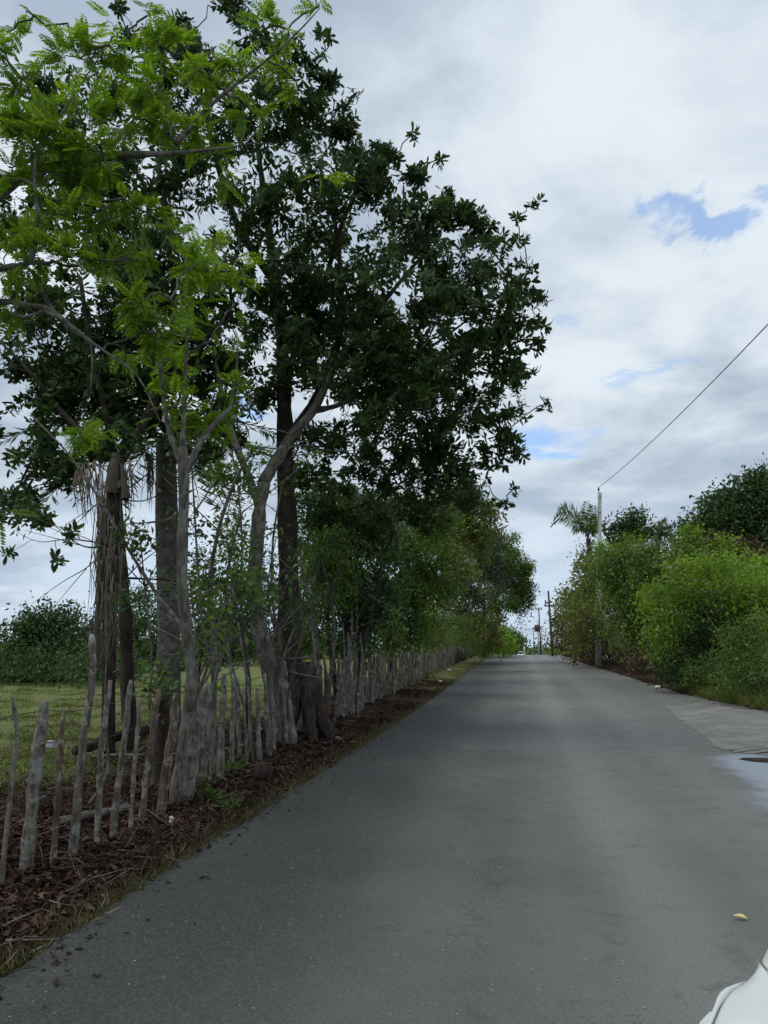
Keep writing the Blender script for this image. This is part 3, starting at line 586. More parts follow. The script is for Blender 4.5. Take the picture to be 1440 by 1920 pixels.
def build_tangle():
    rng = np.random.default_rng(41)
    grp = 'thin pale saplings in the fence tangle'
    SAP = ['thin sapling curving left at its top, just right of the slim forked tree', 'thin sapling wavering up midway between forked tree and pale curved trunk', 'crooked sapling bending right then back left, nearest the pale stump stakes',
           'tallest thin sapling, touching the left side of the pale curved trunk', 'sapling leaning strongly right across the foot of the black trunk', 'bushy topped sapling between pale curved trunk and black trunk',
           'thin sapling just right of the black trunk flare', 'thin sapling rising before the deep green bushy tree', 'short sapling beside the dark green bush at the fence foot', 'thin dark sapling leaning right against the forked tree base',
           'thinnest sapling, a whip standing before the ringed palm trunk', 'thin pale sapling leaning left over the flared roots']
    pl = [([(405, 1462), (402, 1340), (398, 1250), (380, 1180), (372, 1080), (365, 960)], 9.9, .034, .014), ([(450, 1440), (446, 1330), (430, 1240), (420, 1150), (430, 1040), (455, 960)], 10.8, .036, .012), ([(386, 1470), (392, 1360), (402, 1280), (424, 1200), (440, 1120), (425, 1010)], 9.6, .030, .010),
          ([(470, 1430), (466, 1320), (462, 1220), (450, 1130), (455, 1010), (445, 900)], 11.4, .034, .012), ([(500, 1420), (520, 1320), (530, 1230), (560, 1160), (590, 1120)], 12.2, .034, .012), ([(540, 1400), (528, 1300), (520, 1200), (508, 1100), (512, 1000), (530, 900)], 13.2, .045, .014),
          ([(610, 1375), (618, 1290), (628, 1200), (620, 1110), (600, 1040)], 16, .05, .016), ([(645, 1350), (648, 1260), (662, 1180), (655, 1100), (670, 1020)], 18.5, .05, .016), ([(690, 1325), (696, 1240), (688, 1160), (700, 1090)], 22, .05, .02), ([(352, 1495), (356, 1390), (372, 1300), (396, 1230), (402, 1190)], 8.4, .028, .012),
          ([(280, 1540), (290, 1440), (280, 1330), (286, 1220), (272, 1100), (262, 1000)], 8.2, .020, .007), ([(590, 1385), (580, 1290), (592, 1210), (575, 1120), (560, 1010)], 15, .05, .015)]
    for i, (pix, Y, a, b_) in enumerate(pl):
        L = [limb(pix, Y, a, b_)]; base = L[0][0][0]+[0, 0, .1]; e = L[0][0]
        off2 = np.array([rng.normal()*.25, rng.normal()*.4, 0]); L.append(([p+off2*(1-.5*j/len(e))+rng.normal(size=3)*.07*[1, 1, .2] for j, p in enumerate(e[:-1])], [a*.8, b_*.7]))
        for k in range(4):
            s_ = e[rng.integers(2, len(e))]; d = norm(np.array([rng.normal(), rng.normal()*.7, 1.1])); ln = rng.uniform(.7, 1.8); L.append(([s_, s_+d*ln*.5+rng.normal(size=3)*.08, s_+d*ln+np.array([rng.normal()*.3, 0, -.1])], [b_*1.0, b_*.7, .004]))
        tip = [(q, .22) for q in (e[-1], e[-2], L[2][0][-1], L[3][0][-1])]
        plant('thin_sapling', SAP[i], 'tree', base, L, tip, lambda P, D, r: ovals(P, D, r, .08, 6), M_BGREY, L_MID if i % 2 else L_SHADE, 420+i, grp, 420, 3, twigr=.003, sides=7, spray=.6)
    # dry stakes and climbers leaning in the hedge line beyond
    for i, (pix, Y, a) in enumerate([([(742, 1190), (736, 1150), (728, 1110)], 25, .06), ([(760, 1200), (757, 1160), (762, 1120)], 26, .05), ([(886, 1232), (870, 1208), (855, 1185)], 44, .09)]):
        P = [at(x, y, Y) for x, y in pix]; mb = MB(); mb.tube(P, [a, a*.8, a*.5], 7, .1, rng); tag(link('dead_limb', mb.mesh('dead_limb', M_BGREY, P[0]), None, P[0]), ['bleached dead limb leaning left above the gnarled tree fence', 'shorter upright bleached limb beside the leaning one', 'long pale dead limb slanting down to the fence far along'][i], 'branch', 'bleached dead limbs over the fence')
build_tangle()

def build_palm_left():
    rng = np.random.default_rng(31); Y = 14.2
    b = at(312, 1396, Y); b[2] = ground(b[0], b[1]); root = thing('palm_tree', 'thick straight grey palm trunk with pale rings, behind the slim forked tree', 'palm tree', b)
    top = at(314, 820, Y); mb = MB(); n = 46; P = np.array([b+(top-b)*t for t in np.linspace(-.01, 1, n)]); R = np.interp(np.linspace(0, 1, n), [0, .06, .3, .7, 1], [.30, .25, .225, .235, .20])*(1+.015*(np.arange(n) % 2)); P[:, 0] += .03*np.sin(np.linspace(0, 5, n))
    mb.tube(P, R, 18, .02, rng); link('trunk', mb.mesh('trunk', M_BPALM, b), root)
    wb = MB()
    for k in range(9):
        z = at(312, 1080+k*6.5, Y)[2]; an = np.linspace(0, 2*np.pi, 15); cx = b[0]+(top-b)[0]*(z-b[2])/(top-b)[2]
        wb.tube(np.stack([cx+.25*np.cos(an), b[1]+.25*np.sin(an), z+rng.uniform(-.03, .03)+.02*np.sin(an)], 1), .009, 4)
    link('wire_band', wb.mesh('wire_band', M_METAL, b), root)
    V = []; F = []; k = 0; fr = MB()
    for q in range(13):
        a = q*2.4+rng.uniform(-.3, .3); el = rng.uniform(-.2, 1.1); L = rng.uniform(2.6, 3.6); d = np.array([math.cos(a)*math.cos(el), math.sin(a)*math.cos(el), math.sin(el)])
        t = np.linspace(0, 1, 9)[:, None]; C = top+d*L*t+np.array([0, 0, -1])*1.5*L*.35*t**2; fr.tube(C, np.linspace(.03, .006, 9), 4)
        s = rng.uniform(.12, 1, 80); p = np.stack([np.interp(s, t[:, 0], C[:, i]) for i in range(3)], 1); side = norm(np.cross(d, [0, 0, 1.0]))
        A = norm(side*np.where(np.arange(80) % 2, 1, -1)[:, None]+d*.5+np.array([0, 0, -.5])+rng.normal(size=(80, 3))*.1); N = perp(A, rng)
        v, f = kites(p, A, N, rng.uniform(.35, .6, 80), np.full(80, .03)); V.append(v); F.append(f+k); k += len(v)
    link('frond_stems', fr.mesh('frond_stems', M_BTWIG, b), root); link('fronds', tri_mesh('fronds', np.concatenate(V)-b, np.concatenate(F), L_SHADE), root)
    hg = MB()
    for cx, cy0, cy1, w in [(280, 860, 960, 6), (400, 760, 880, 30), (430, 780, 860, 20), (300, 850, 930, 40)]:
        for _ in range(26):
            x = cx+rng.normal()*w*.5; y0 = cy0+rng.uniform(-15, 15); y1 = cy1-rng.uniform(0, 50); p0, p1 = at(x, y0, Y-.4), at(x+rng.normal()*6, y1, Y-.4); hg.tube([p0, p0*.5+p1*.5+rng.normal(size=3)*.04, p1], [.010, .007, .003], 3)
    link('hanging_flower_stalks', hg.mesh('hanging_flower_stalks', M_FIBRE, b), root)
    # dead palm with hanging fibre skirt
    Y = 10.6; b = at(200, 1470, Y); b[2] = ground(b[0], b[1]); root = thing('dead_palm', 'thin dead palm stem hung with stringy dry fronds below a split husk', 'palm tree', b)
    mb = MB(); mb.tube([b-np.array([0, 0, .1]), at(204, 1300, Y), at(208, 1150, Y), at(212, 1000, Y), at(214, 880, Y), at(218, 850, Y)], [.10, .09, .085, .09, .11, .05], 12, .06, rng); link('trunk', mb.mesh('trunk', M_BDARK, b), root)
    hk = MB()
    for (x0, y0, x1, y1, w) in [(218, 860, 212, 925, .14), (228, 870, 236, 935, .09), (205, 880, 203, 918, .08), (222, 900, 228, 915, .10)]:
        hk.tube([at(x0, y0, Y-.1), at((x0+x1)/2, (y0+y1)/2, Y-.12), at(x1, y1, Y-.12)], [w*.35, w*.62, w*.72], 7, .28, rng, False)
    link('husk', hk.mesh('husk', M_HUSK, b), root)
    st = MB()
    for _ in range(230):
        y0 = rng.uniform(900, 1130); x0 = 203+rng.normal()*9; ln = rng.uniform(90, 230); y1 = min(1262, y0+ln); x1 = x0-rng.uniform(0, 26)*(ln/200)+rng.normal()*5; yy = Y+rng.normal()*.09
        p0, p2 = at(x0, y0, yy), at(x1, y1, yy); q = [p0+(p2-p0)*t_+rng.normal(size=3)*.028*(1 if t_ > 0 else 0) for t_ in (0, .25, .5, .75, 1)]; st.tube(q, [.009, .010, .007, .006, .002], 3)
    for _ in range(70):
        y0 = rng.uniform(860, 900); x0 = rng.choice([150, 165, 180, 240])+rng.normal()*6; p0, p2 = at(x0, y0, Y), at(x0+rng.normal()*5+4, y0+rng.uniform(30, 110), Y); st.tube([p0, (p0+p2)/2+rng.normal(size=3)*.03, p2], [.010, .007, .003], 3)
    link('hanging_fronds', st.mesh('hanging_fronds', M_FIBRE, b), root)
build_palm_left()

def build_left_far():
    spec = [  # label, lobes, leaf material, trunk px, density
     ('bushy tree with deep green foliage low over the fence, beneath the great dark crown', [(620, 1010, 70, 19), (690, 1060, 66, 20), (640, 1110, 56, 19), (600, 950, 50, 18), (680, 960, 60, 20), (680, 1160, 40, 19.5)], L_SHADE, (640, 1352), M_BDARK),
     ('gnarled tree wrapped in climbers beside the green roadside bush', [(760, 1050, 62, 25), (740, 980, 60, 25), (800, 1100, 40, 25), (740, 1130, 46, 24.5), (760, 1180, 36, 25), (800, 980, 50, 26)], L_MID, (745, 1302), M_BDARK),
     ('yellowish olive tree with bare pale branches at its front', [(830, 1040, 46, 31), (850, 980, 44, 32), (890, 965, 32, 32), (820, 1110, 40, 31), (800, 1150, 30, 31), (880, 1010, 34, 32), (915, 960, 18, 32), (850, 925, 40, 32)], L_OLIVE, (805, 1276), M_BGREY),
     ('dull grey green tree with a shadowy hollow under its crown', [(890, 1060, 40, 41), (870, 1100, 34, 40), (905, 1020, 30, 41), (880, 1130, 28, 40), (925, 1075, 26, 42)], L_GREYG, (862, 1254), M_BGREY),
     ('spreading tree whose open crown leans furthest over the distant road', [(930, 1050, 32, 52), (950, 1085, 34, 54), (965, 1055, 26, 54), (980, 1085, 20, 55), (960, 1120, 28, 55), (985, 1110, 12, 55), (935, 1120, 26, 52), (940, 1020, 22, 53), (975, 1140, 12, 55), (990, 1065, 9, 55)], L_MID, (888, 1243), M_BGREY),
     ('olive green tree filling the fence line below the spreading crown', [(880, 1175, 34, 50), (910, 1165, 28, 52), (850, 1160, 26, 46), (915, 1195, 22, 55), (900, 1200, 24, 54)], L_OLIVE, (880, 1243), M_BGREY),
     ('rounded fresh green shrubby tree near the end of the row', [(938, 1190, 19, 68), (925, 1205, 16, 66), (945, 1208, 13, 70), (930, 1222, 10, 68), (945, 1222, 8, 70)], L_LIME, (930, 1230), M_BGREY),
     ('flat topped dark tree at the very end of the left row', [(957, 1190, 11, 110), (965, 1196, 10, 115), (972, 1202, 8, 120), (955, 1206, 11, 112), (966, 1212, 9, 118), (960, 1218, 9, 115)], L_SHADE, (957, 1226), M_BDARK)]
    for i, (lab, lb, lm, tp, bk) in enumerate(spec):
        Y = lb[0][3]; x = float(np.interp(Y, [5, 13, 22, 36, 80, 120], [-3.7, -4.2, -4.6, -5, -5, -4.6])); base = np.array([x, Y, float(ground(x, Y))])
        lob = px_lobes(lb); top = np.mean([l[0] for l in lob], 0); rng = np.random.default_rng(50+i)
        limbs = [([base-[0, 0, .1], base+[.1, 0, 1.0], base*.5+top*.5+[0, 0, .2], top], [.16, .13, .10, .05]), ([base+[.25, .1, 0], base+[.5, 0, 1.5], top+[.9, 0, -.3]], [.08, .07, .03]), ([base+[-.2, .3, 0], base+[-.4, .1, 1.7], top+[-.8, .3, 0]], [.09, .07, .03])]
        ls = .12 if Y < 28 else (.15 if Y < 60 else .30)
        plant('roadside_tree', lab, 'tree', base, limbs, lob, (lambda L_: lambda P, D, r: ovals(P, D, r, L_, 7, 1.3))(ls), bk, lm, 60+i, 'trees along the fence', 620 if Y < 28 else (380 if Y < 60 else 110), 22, sides=7, lowcut=.6, shell=(.45, 1.0), clump=(.13, .34), spray=.5)
    und = [('dark leafy climber heaped on the fence between the black trunk and the gnarled tree', [(640, 1200, 30, 19), (665, 1160, 34, 19.5), (620, 1140, 34, 18), (690, 1190, 26, 20.5), (700, 1110, 40, 21)], L_SHADE, 19),
           ('climber draped over the stakes behind the dark green roadside bush', [(735, 1190, 28, 23.5), (765, 1160, 32, 25), (790, 1190, 22, 27), (720, 1150, 30, 23), (812, 1165, 24, 29)], L_MID, 24),
           ('leafy climber hanging over the far close-set stakes toward the road crest', [(835, 1195, 20, 34), (865, 1200, 20, 40), (850, 1172, 24, 38), (815, 1205, 14, 31), (890, 1214, 16, 46), (905, 1221, 12, 52), (800, 1180, 18, 30)], L_MID, 36),
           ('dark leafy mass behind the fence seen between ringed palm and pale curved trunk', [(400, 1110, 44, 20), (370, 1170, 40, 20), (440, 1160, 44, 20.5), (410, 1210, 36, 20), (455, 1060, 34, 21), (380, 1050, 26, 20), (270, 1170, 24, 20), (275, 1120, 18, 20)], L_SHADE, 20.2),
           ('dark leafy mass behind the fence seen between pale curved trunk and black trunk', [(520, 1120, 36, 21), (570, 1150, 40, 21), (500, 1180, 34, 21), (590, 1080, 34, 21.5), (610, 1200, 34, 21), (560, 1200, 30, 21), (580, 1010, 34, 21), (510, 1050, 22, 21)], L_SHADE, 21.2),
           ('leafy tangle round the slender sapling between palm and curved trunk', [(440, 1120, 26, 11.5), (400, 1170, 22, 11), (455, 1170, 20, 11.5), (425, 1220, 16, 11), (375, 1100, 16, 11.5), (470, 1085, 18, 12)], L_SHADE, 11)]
    for i, (lab, lb, lm, Y) in enumerate(und):
        lob = px_lobes(lb); x = float(np.interp(Y, [5, 13, 22, 36], [-3.7, -4.2, -4.6, -5])) if Y not in (20.2, 21.2) else float(np.mean([l[0][0] for l in lob])); b = np.array([x, Y, float(ground(x, Y))]); bush = Y in (20.2, 21.2)
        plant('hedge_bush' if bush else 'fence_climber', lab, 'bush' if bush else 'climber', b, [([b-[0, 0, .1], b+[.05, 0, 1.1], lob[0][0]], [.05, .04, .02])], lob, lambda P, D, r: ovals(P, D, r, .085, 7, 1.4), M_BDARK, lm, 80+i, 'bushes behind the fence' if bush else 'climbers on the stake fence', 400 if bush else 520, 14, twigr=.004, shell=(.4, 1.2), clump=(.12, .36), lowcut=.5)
    # bushes at the fence foot
    for i, (px, py, r, lm, lab) in enumerate([(695, 1290, 21, L_SHADE, 'dark green bush at the fence foot beside the gnarled tree'), (766, 1276, 12, L_SHADE, 'small round bush at the fence foot past the dark green one'), (803, 1262, 9, L_SHADE, 'smallest round bush against the fence, farthest along'),
                                            (438, 1440, 17, L_MID, 'low leafy weed between thin fence stakes'), (378, 1487, 11, L_MID, 'small weed beside the pale stump stakes'), (427, 1512, 12, L_MID, 'weed clump at the verge near the torn white litter')]):
        b = G(px, py+r); Y = b[1]; lob = [(at(px, py, Y)+np.array([dx, dy, 0])*r/1400*Y*.6, r/1400*Y*.7) for dx, dy in ((0, 0), (-.9, .3), (.9, -.2), (0, .9))]
        plant('fence_bush', lab, 'bush', b, [([b-[0, 0, .05], lob[0][0]], [.02, .008])], lob, lambda P, D, r_: ovals(P, D, r_, .05, 7, 1.6), M_BTWIG, lm, 90+i, 'bushes at the fence foot', 900 if i > 2 else 420, 5, twigr=.003, lowcut=.0)
    # bright tuft on stake + small one
    b = G(302, 1400); tuft = px_lobes([(300, 1258, 22, 8.6), (325, 1262, 16, 8.6), (282, 1262, 14, 8.6)])
    bb = at(306, 1470, 8.6); bb[2] = ground(bb[0], bb[1])
    plant('sprouting_stake', 'rough stump stake topped by a bright feathery tuft, right of the dark one', 'post', bb, [([bb-[0, 0, .1], at(304, 1380, 8.6), at(303, 1285, 8.6)], [.10, .09, .085])], tuft, lambda P, D, r: pinnate(P, D, r, .17, 8), M_BDARK, L_FEATH, 99, None, 500, 4, twigr=.004)
    # trees across the pasture
    sp = [('rounded dark tree across the pasture at the left edge', [(40, 1210, 50, 30), (90, 1180, 44, 30), (20, 1250, 50, 30), (100, 1240, 50, 30), (75, 1155, 30, 30), (110, 1160, 26, 30), (60, 1270, 44, 29), (-60, 1230, 70, 30)], L_SHADE, (60, 1306)),
          ('open crowned tree with sky showing through, middle of the pasture edge', [(150, 1190, 36, 33), (180, 1215, 34, 33), (140, 1230, 40, 32), (190, 1250, 36, 32), (120, 1165, 20, 33), (160, 1270, 36, 31)], L_GREYG, (160, 1298)),
          ('taller tree past the pasture seen beside the ringed palm', [(255, 1120, 26, 38), (270, 1160, 34, 38), (240, 1190, 34, 38), (280, 1220, 40, 38), (240, 1240, 34, 37)], L_SHADE, (260, 1285)),
          ('bushy tree past the pasture seen between palm and pale curved trunk', [(400, 1200, 44, 46), (440, 1180, 44, 46), (370, 1220, 40, 46), (430, 1230, 36, 45)], L_SHADE, (410, 1262)),
          ('farthest bushy tree past the pasture, behind the gnarled stakes', [(600, 1210, 30, 60), (640, 1205, 30, 60), (560, 1215, 34, 58), (520, 1220, 34, 56), (680, 1205, 30, 64)], L_MID, (600, 1245))]
    for i, (lab, lb, lm, tp) in enumerate(sp):
        Y = lb[0][3]; lob = px_lobes(lb); c = np.mean([l[0] for l in lob], 0); base = np.array([c[0], Y, float(ground(c[0], Y))])
        limbs = [([base-[0, 0, .1], base*.4+c*.6, c], [.2, .15, .08]), ([base+[.8, 0, 0], c+[1.2, 0, -.3]], [.1, .05])]
        plant('pasture_tree', lab, 'tree', base, limbs, lob, lambda P, D, r: ovals(P, D, r, .17, 7, 1.3), M_BDARK, lm, 70+i, 'trees across the pasture', 240, 18, spray=.4, sides=6, lowcut=.1)
    rng = np.random.default_rng(77)      # scrub at the pasture edge: nobody could count it
    P = []; 
    for _ in range(420):
        t = rng.random(); x = -17-t*16; y = 26+t*45+rng.normal()*2.0; x = (-.56 - .2*rng.random())*y if t < .5 else -(.30+.25*rng.random())*y
        P.append([x, y, float(ground(x, y))+rng.uniform(.1, 1.2)])
    P = np.array(P); PP = np.repeat(P, 45, 0)+rng.normal(size=(len(P)*45, 3))*[.7, .7, .35]
    V, F = ovals(PP, norm(rng.normal(size=PP.shape)+[0, 0, .6]), rng, .16, 3); tag(link('pasture_scrub', tri_mesh('pasture_scrub', V, F, L_SHADE)), kind='stuff')
build_left_far()

# ================================================================ RIGHT SIDE
def build_right():
    bushes = [
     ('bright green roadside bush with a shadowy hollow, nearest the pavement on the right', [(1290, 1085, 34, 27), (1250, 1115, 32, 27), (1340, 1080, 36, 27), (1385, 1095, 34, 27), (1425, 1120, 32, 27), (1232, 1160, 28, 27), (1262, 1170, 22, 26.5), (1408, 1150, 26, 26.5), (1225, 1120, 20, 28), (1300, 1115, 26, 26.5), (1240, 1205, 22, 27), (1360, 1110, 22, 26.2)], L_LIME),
     ('bush in darker leaf colour for the shaded hollow between the brightest bushes', [(1320, 1160, 44, 29), (1365, 1165, 44, 29), (1330, 1220, 40, 28), (1280, 1215, 34, 28), (1390, 1215, 36, 28), (1290, 1255, 26, 27), (1340, 1255, 26, 27), (1250, 1250, 18, 27.5), (1330, 1120, 44, 30), (1330, 1170, 44, 30.5), (1380, 1130, 44, 30), (1290, 1150, 40, 30)], L_SHADE),  # dark leaves and backing lobes paint the shade inside the hollow
     ('pale topped green bush against the sky, middle of the right thicket', [(1250, 1070, 48, 32), (1200, 1060, 44, 33), (1290, 1060, 34, 32), (1230, 1120, 44, 32), (1180, 1110, 44, 33), (1160, 1070, 34, 34), (1290, 1030, 22, 33), (1190, 1170, 36, 33)], L_MID),
     ('light green climber mound round the utility pole', [(1145, 1062, 28, 41), (1175, 1042, 28, 41), (1130, 1090, 28, 52), (1112, 1122, 26, 52), (1155, 1110, 32, 51), (1128, 1034, 12, 41), (1165, 1080, 24, 42)], L_LIME),
     ('dry brown vine mass hanging beside the utility pole', [(1158, 1155, 32, 51), (1176, 1190, 34, 48), (1158, 1200, 30, 51), (1190, 1220, 34, 41), (1112, 1180, 30, 53), (1140, 1222, 20, 52), (1205, 1248, 22, 38)], L_DRY),
     ('mixed brownish green bush left of the utility pole', [(1090, 1120, 26, 46), (1075, 1150, 26, 48), (1100, 1160, 26, 44), (1065, 1130, 16, 50), (1085, 1190, 26, 46), (1095, 1085, 20, 46), (1100, 1055, 14, 46)], L_OLIVE),
     ('tan scrubby bush reaching toward the wooden pole', [(1060, 1175, 18, 56), (1075, 1200, 22, 54), (1050, 1195, 16, 60), (1100, 1215, 20, 50), (1048, 1165, 10, 58)], L_DRY),
     ('dusty brown bush top behind the pale bush, right of centre', [(1320, 1060, 34, 34), (1360, 1050, 34, 34), (1290, 1045, 22, 34), (1390, 1050, 28, 34), (1345, 1025, 18, 34)], L_DRY),
     ('bright sprig topped bush at the right edge below the big tree', [(1410, 1090, 34, 30), (1440, 1120, 44, 28), (1365, 1030, 14, 33), (1300, 1005, 16, 33), (1395, 1060, 22, 32), (1470, 1150, 60, 27)], L_LIME),
     ('leafy bush with pale leaf tips low at the right edge', [(1400, 1210, 34, 23), (1430, 1190, 36, 23), (1380, 1245, 28, 23), (1425, 1250, 32, 22.5), (1470, 1220, 46, 22)], L_MID),
     ('low spreading bush at the front foot of the right thicket', [(1330, 1258, 20, 25.5), (1300, 1262, 16, 26), (1365, 1262, 20, 25), (1400, 1266, 20, 24.5), (1440, 1268, 22, 24)], L_MID)]
    for i, (lab, lb, lm) in enumerate(bushes):
        Y = lb[0][3]; lob = px_lobes(lb); c = np.mean([l[0] for l in lob], 0); c[0] = max(c[0], float(xr(Y))+1.6); base = np.array([c[0], Y, float(ground(c[0], Y))]); rng = np.random.default_rng(100+i)
        limbs = []
        for q in range(5):
            tgt = lob[rng.integers(len(lob))][0]; s = base+np.array([rng.uniform(-1, 1)*1.2, rng.uniform(-.6, .6), 0]); s[0] = max(s[0], float(xr(s[1]))+1.1); s[2] = ground(s[0], s[1])-.05; limbs.append(([s, s*.45+tgt*.55+rng.normal(size=3)*.15, tgt], [.045, .03, .012]))
        ls = .12 if Y < 30 else (.15 if Y < 45 else .19)
        d = 420 if i in (0, 2, 3) else 360
        if i > 8: ls = .09; d = 500
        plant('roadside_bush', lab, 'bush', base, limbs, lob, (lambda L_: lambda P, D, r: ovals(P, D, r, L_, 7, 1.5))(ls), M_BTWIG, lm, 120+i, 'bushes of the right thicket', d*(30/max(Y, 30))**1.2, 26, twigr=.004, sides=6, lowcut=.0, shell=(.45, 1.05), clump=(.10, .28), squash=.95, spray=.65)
    trees = [('big dark tree towering behind the right thicket at the edge', [(1400, 950, 44, 50), (1360, 970, 40, 50), (1440, 930, 40, 50), (1430, 1010, 50, 50), (1385, 1010, 44, 50), (1350, 1010, 30, 50), (1440, 1060, 40, 50), (1400, 915, 22, 50), (1430, 895, 16, 50), (1480, 960, 80, 50)], L_SHADE),
             ('lower dark tree on the left shoulder of the big one', [(1310, 990, 26, 53), (1285, 995, 16, 53), (1330, 1010, 26, 53), (1300, 1020, 30, 53)], L_SHADE),
             ('small round dark tree just right of the utility pole top', [(1170, 985, 20, 55), (1150, 1000, 18, 55), (1195, 975, 16, 55), (1200, 995, 20, 55), (1175, 1010, 24, 55)], L_SHADE)]
    for i, (lab, lb, lm) in enumerate(trees):
        Y = lb[0][3]; lob = px_lobes(lb); c = np.mean([l[0] for l in lob], 0); base = np.array([c[0], Y, float(ground(c[0], Y))])
        plant('background_tree', lab, 'tree', base, [([base-[0, 0, .1], base*.5+c*.5+[.2, 0, 0], c], [.3, .22, .1]), ([base*.5+c*.5, c+[-2, 0, 1]], [.15, .05])], lob, lambda P, D, r: ovals(P, D, r, .24, 7, 1.3), M_BDARK, lm, 140+i, 'dark trees behind the right thicket', 150, 20, spray=.4, clump=(.15, .4), sides=7, lowcut=1)
    # palms
    rng = np.random.default_rng(150)
    def palm(name, lab, base, crown, fr, mat, matb, vine=False):
        root = thing(name, lab, 'palm tree', base); mb = MB(); mb.tube([base-[0, 0, .1], base*.5+crown*.5+[.1, 0, 0], crown], [.22, .18, .15], 9, .08, rng); link('trunk', mb.mesh('trunk', matb, base), root)
        V = []; F = []; k = 0; sm = MB()
        for (tip, sag, w) in fr:
            t = np.linspace(0, 1, 12)[:, None]; C = crown+(tip-crown)*t+np.array([0, 0, 1.0])*sag*4*t*(1-t); sm.tube(C, np.linspace(.035, .008, 12), 4)
            m = 70; s = np.linspace(.15, 1, m); p = np.stack([np.interp(s, t[:, 0], C[:, q]) for q in range(3)], 1); d = norm(tip-crown); side = norm(np.cross(d, [0, .9, .3]))
            A = norm(side*np.where(np.arange(m) % 2, 1, -1)[:, None]*.9+d*.6+np.array([0, 0, -.45])+rng.normal(size=(m, 3))*.12); v, f = kites(p, A, perp(A, rng), w*np.sin(np.pi*(.25+.65*s))*rng.uniform(.8, 1.1, m), np.full(m, .06)); V.append(v); F.append(f+k); k += len(v)
        if vine:
            q = np.array([base+(crown-base)*a for a in rng.uniform(.45, 1.0, 260)])+rng.normal(size=(260, 3))*.32; v, f = ovals(q, norm(rng.normal(size=q.shape)), rng, .12, 6); link('climber', tri_mesh('climber', v-base, f, L_GREYG), root)
        link('frond_stems', sm.mesh('frond_stems', M_BTWIG, base), root); link('fronds', tri_mesh('fronds', np.concatenate(V)-base, np.concatenate(F), mat), root)
    Y = 52; c = at(1103, 1010, Y); b = np.array([c[0]+.2, Y, float(ground(c[0], Y))]); A_ = lambda x, y, dy=0: at(x, y, Y+dy)
    palm('palm_tree', 'palm with one dark frond drooping left over the road, beside the utility pole', b, c, [(A_(1036, 985), 1.1, .95), (A_(1040, 975, 1), 1.25, .8), (A_(1100, 940), .1, .7), (A_(1113, 948), .1, .7), (A_(1088, 960, 1), .3, .6), (A_(1120, 965, -1), .2, .6), (A_(1118, 1000, -1), .6, .7), (A_(1125, 990, 2), .8, .7), (A_(1075, 1000, 3), .8, .7)], L_MID, M_BDARK, True)
    Y = 54; c = at(1232, 1010, Y); b = np.array([c[0], Y, float(ground(c[0], Y))])
    palm('palm_tree', 'dark low palm top arching above the middle of the right thicket', b, c, [(A_(1200, 1020, 6), .9, 1.0), (A_(1262, 1020, 6), .9, 1.0), (A_(1215, 995, 6), .5, .9), (A_(1250, 990, 6), .6, .9), (A_(1235, 985, 6), .2, .8), (A_(1210, 1035, 5), .9, 1.0), (A_(1255, 1038, 7), .9, 1.0)], L_SHADE, M_BDARK)
    # far scrub closing the view
    P = []
    for _ in range(900):
        y = rng.uniform(55, 420); x = 6.3+rng.random()*.10*y+rng.random()*5; P.append([x, y, float(ground(x, y))+rng.uniform(.1, 2.2+y*.006)])
    for _ in range(900):
        y = rng.uniform(90, 420); x = -5.5-rng.random()*8; P.append([x, y, float(ground(x, y))+rng.uniform(.1, 3.5)])
    P = np.array(P); PP = np.repeat(P, 26, 0)+rng.normal(size=(len(P)*26, 3))*[.9, .9, .6]
    V, F = ovals(PP, norm(rng.normal(size=PP.shape)+[0, 0, .5]), rng, .26, 2); tag(link('distant_scrub', tri_mesh('distant_scrub', V, F, L_MID)), kind='stuff')
    P = []
    for _ in range(1500):
        a = rng.uniform(-1.2, 1.2); R_ = rng.uniform(480, 620); x, y = R_*math.sin(a), R_*math.cos(a); P.append([x, y, -8+rng.uniform(0, 11)])
    for _ in range(900):
        x = rng.uniform(11, 120); y = 40+rng.uniform(0, 60)+x*.3; P.append([x, y, float(ground(x, y))+rng.uniform(0, 3.5)])
    P = np.array(P); PP = np.repeat(P, 22, 0); PP = PP+rng.normal(size=PP.shape)*np.where(PP[:, 1:2] > 300, 5, 1.2)*[1, 1, .35]
    V, F = kites(PP, norm(rng.normal(size=PP.shape)), perp(norm(rng.normal(size=PP.shape)), rng), np.where(PP[:, 1] > 300, 2.4, .5), np.where(PP[:, 1] > 300, 1.6, .35)); tag(link('distant_wood', tri_mesh('distant_wood', V, F, L_SHADE)), kind='stuff')
build_right()

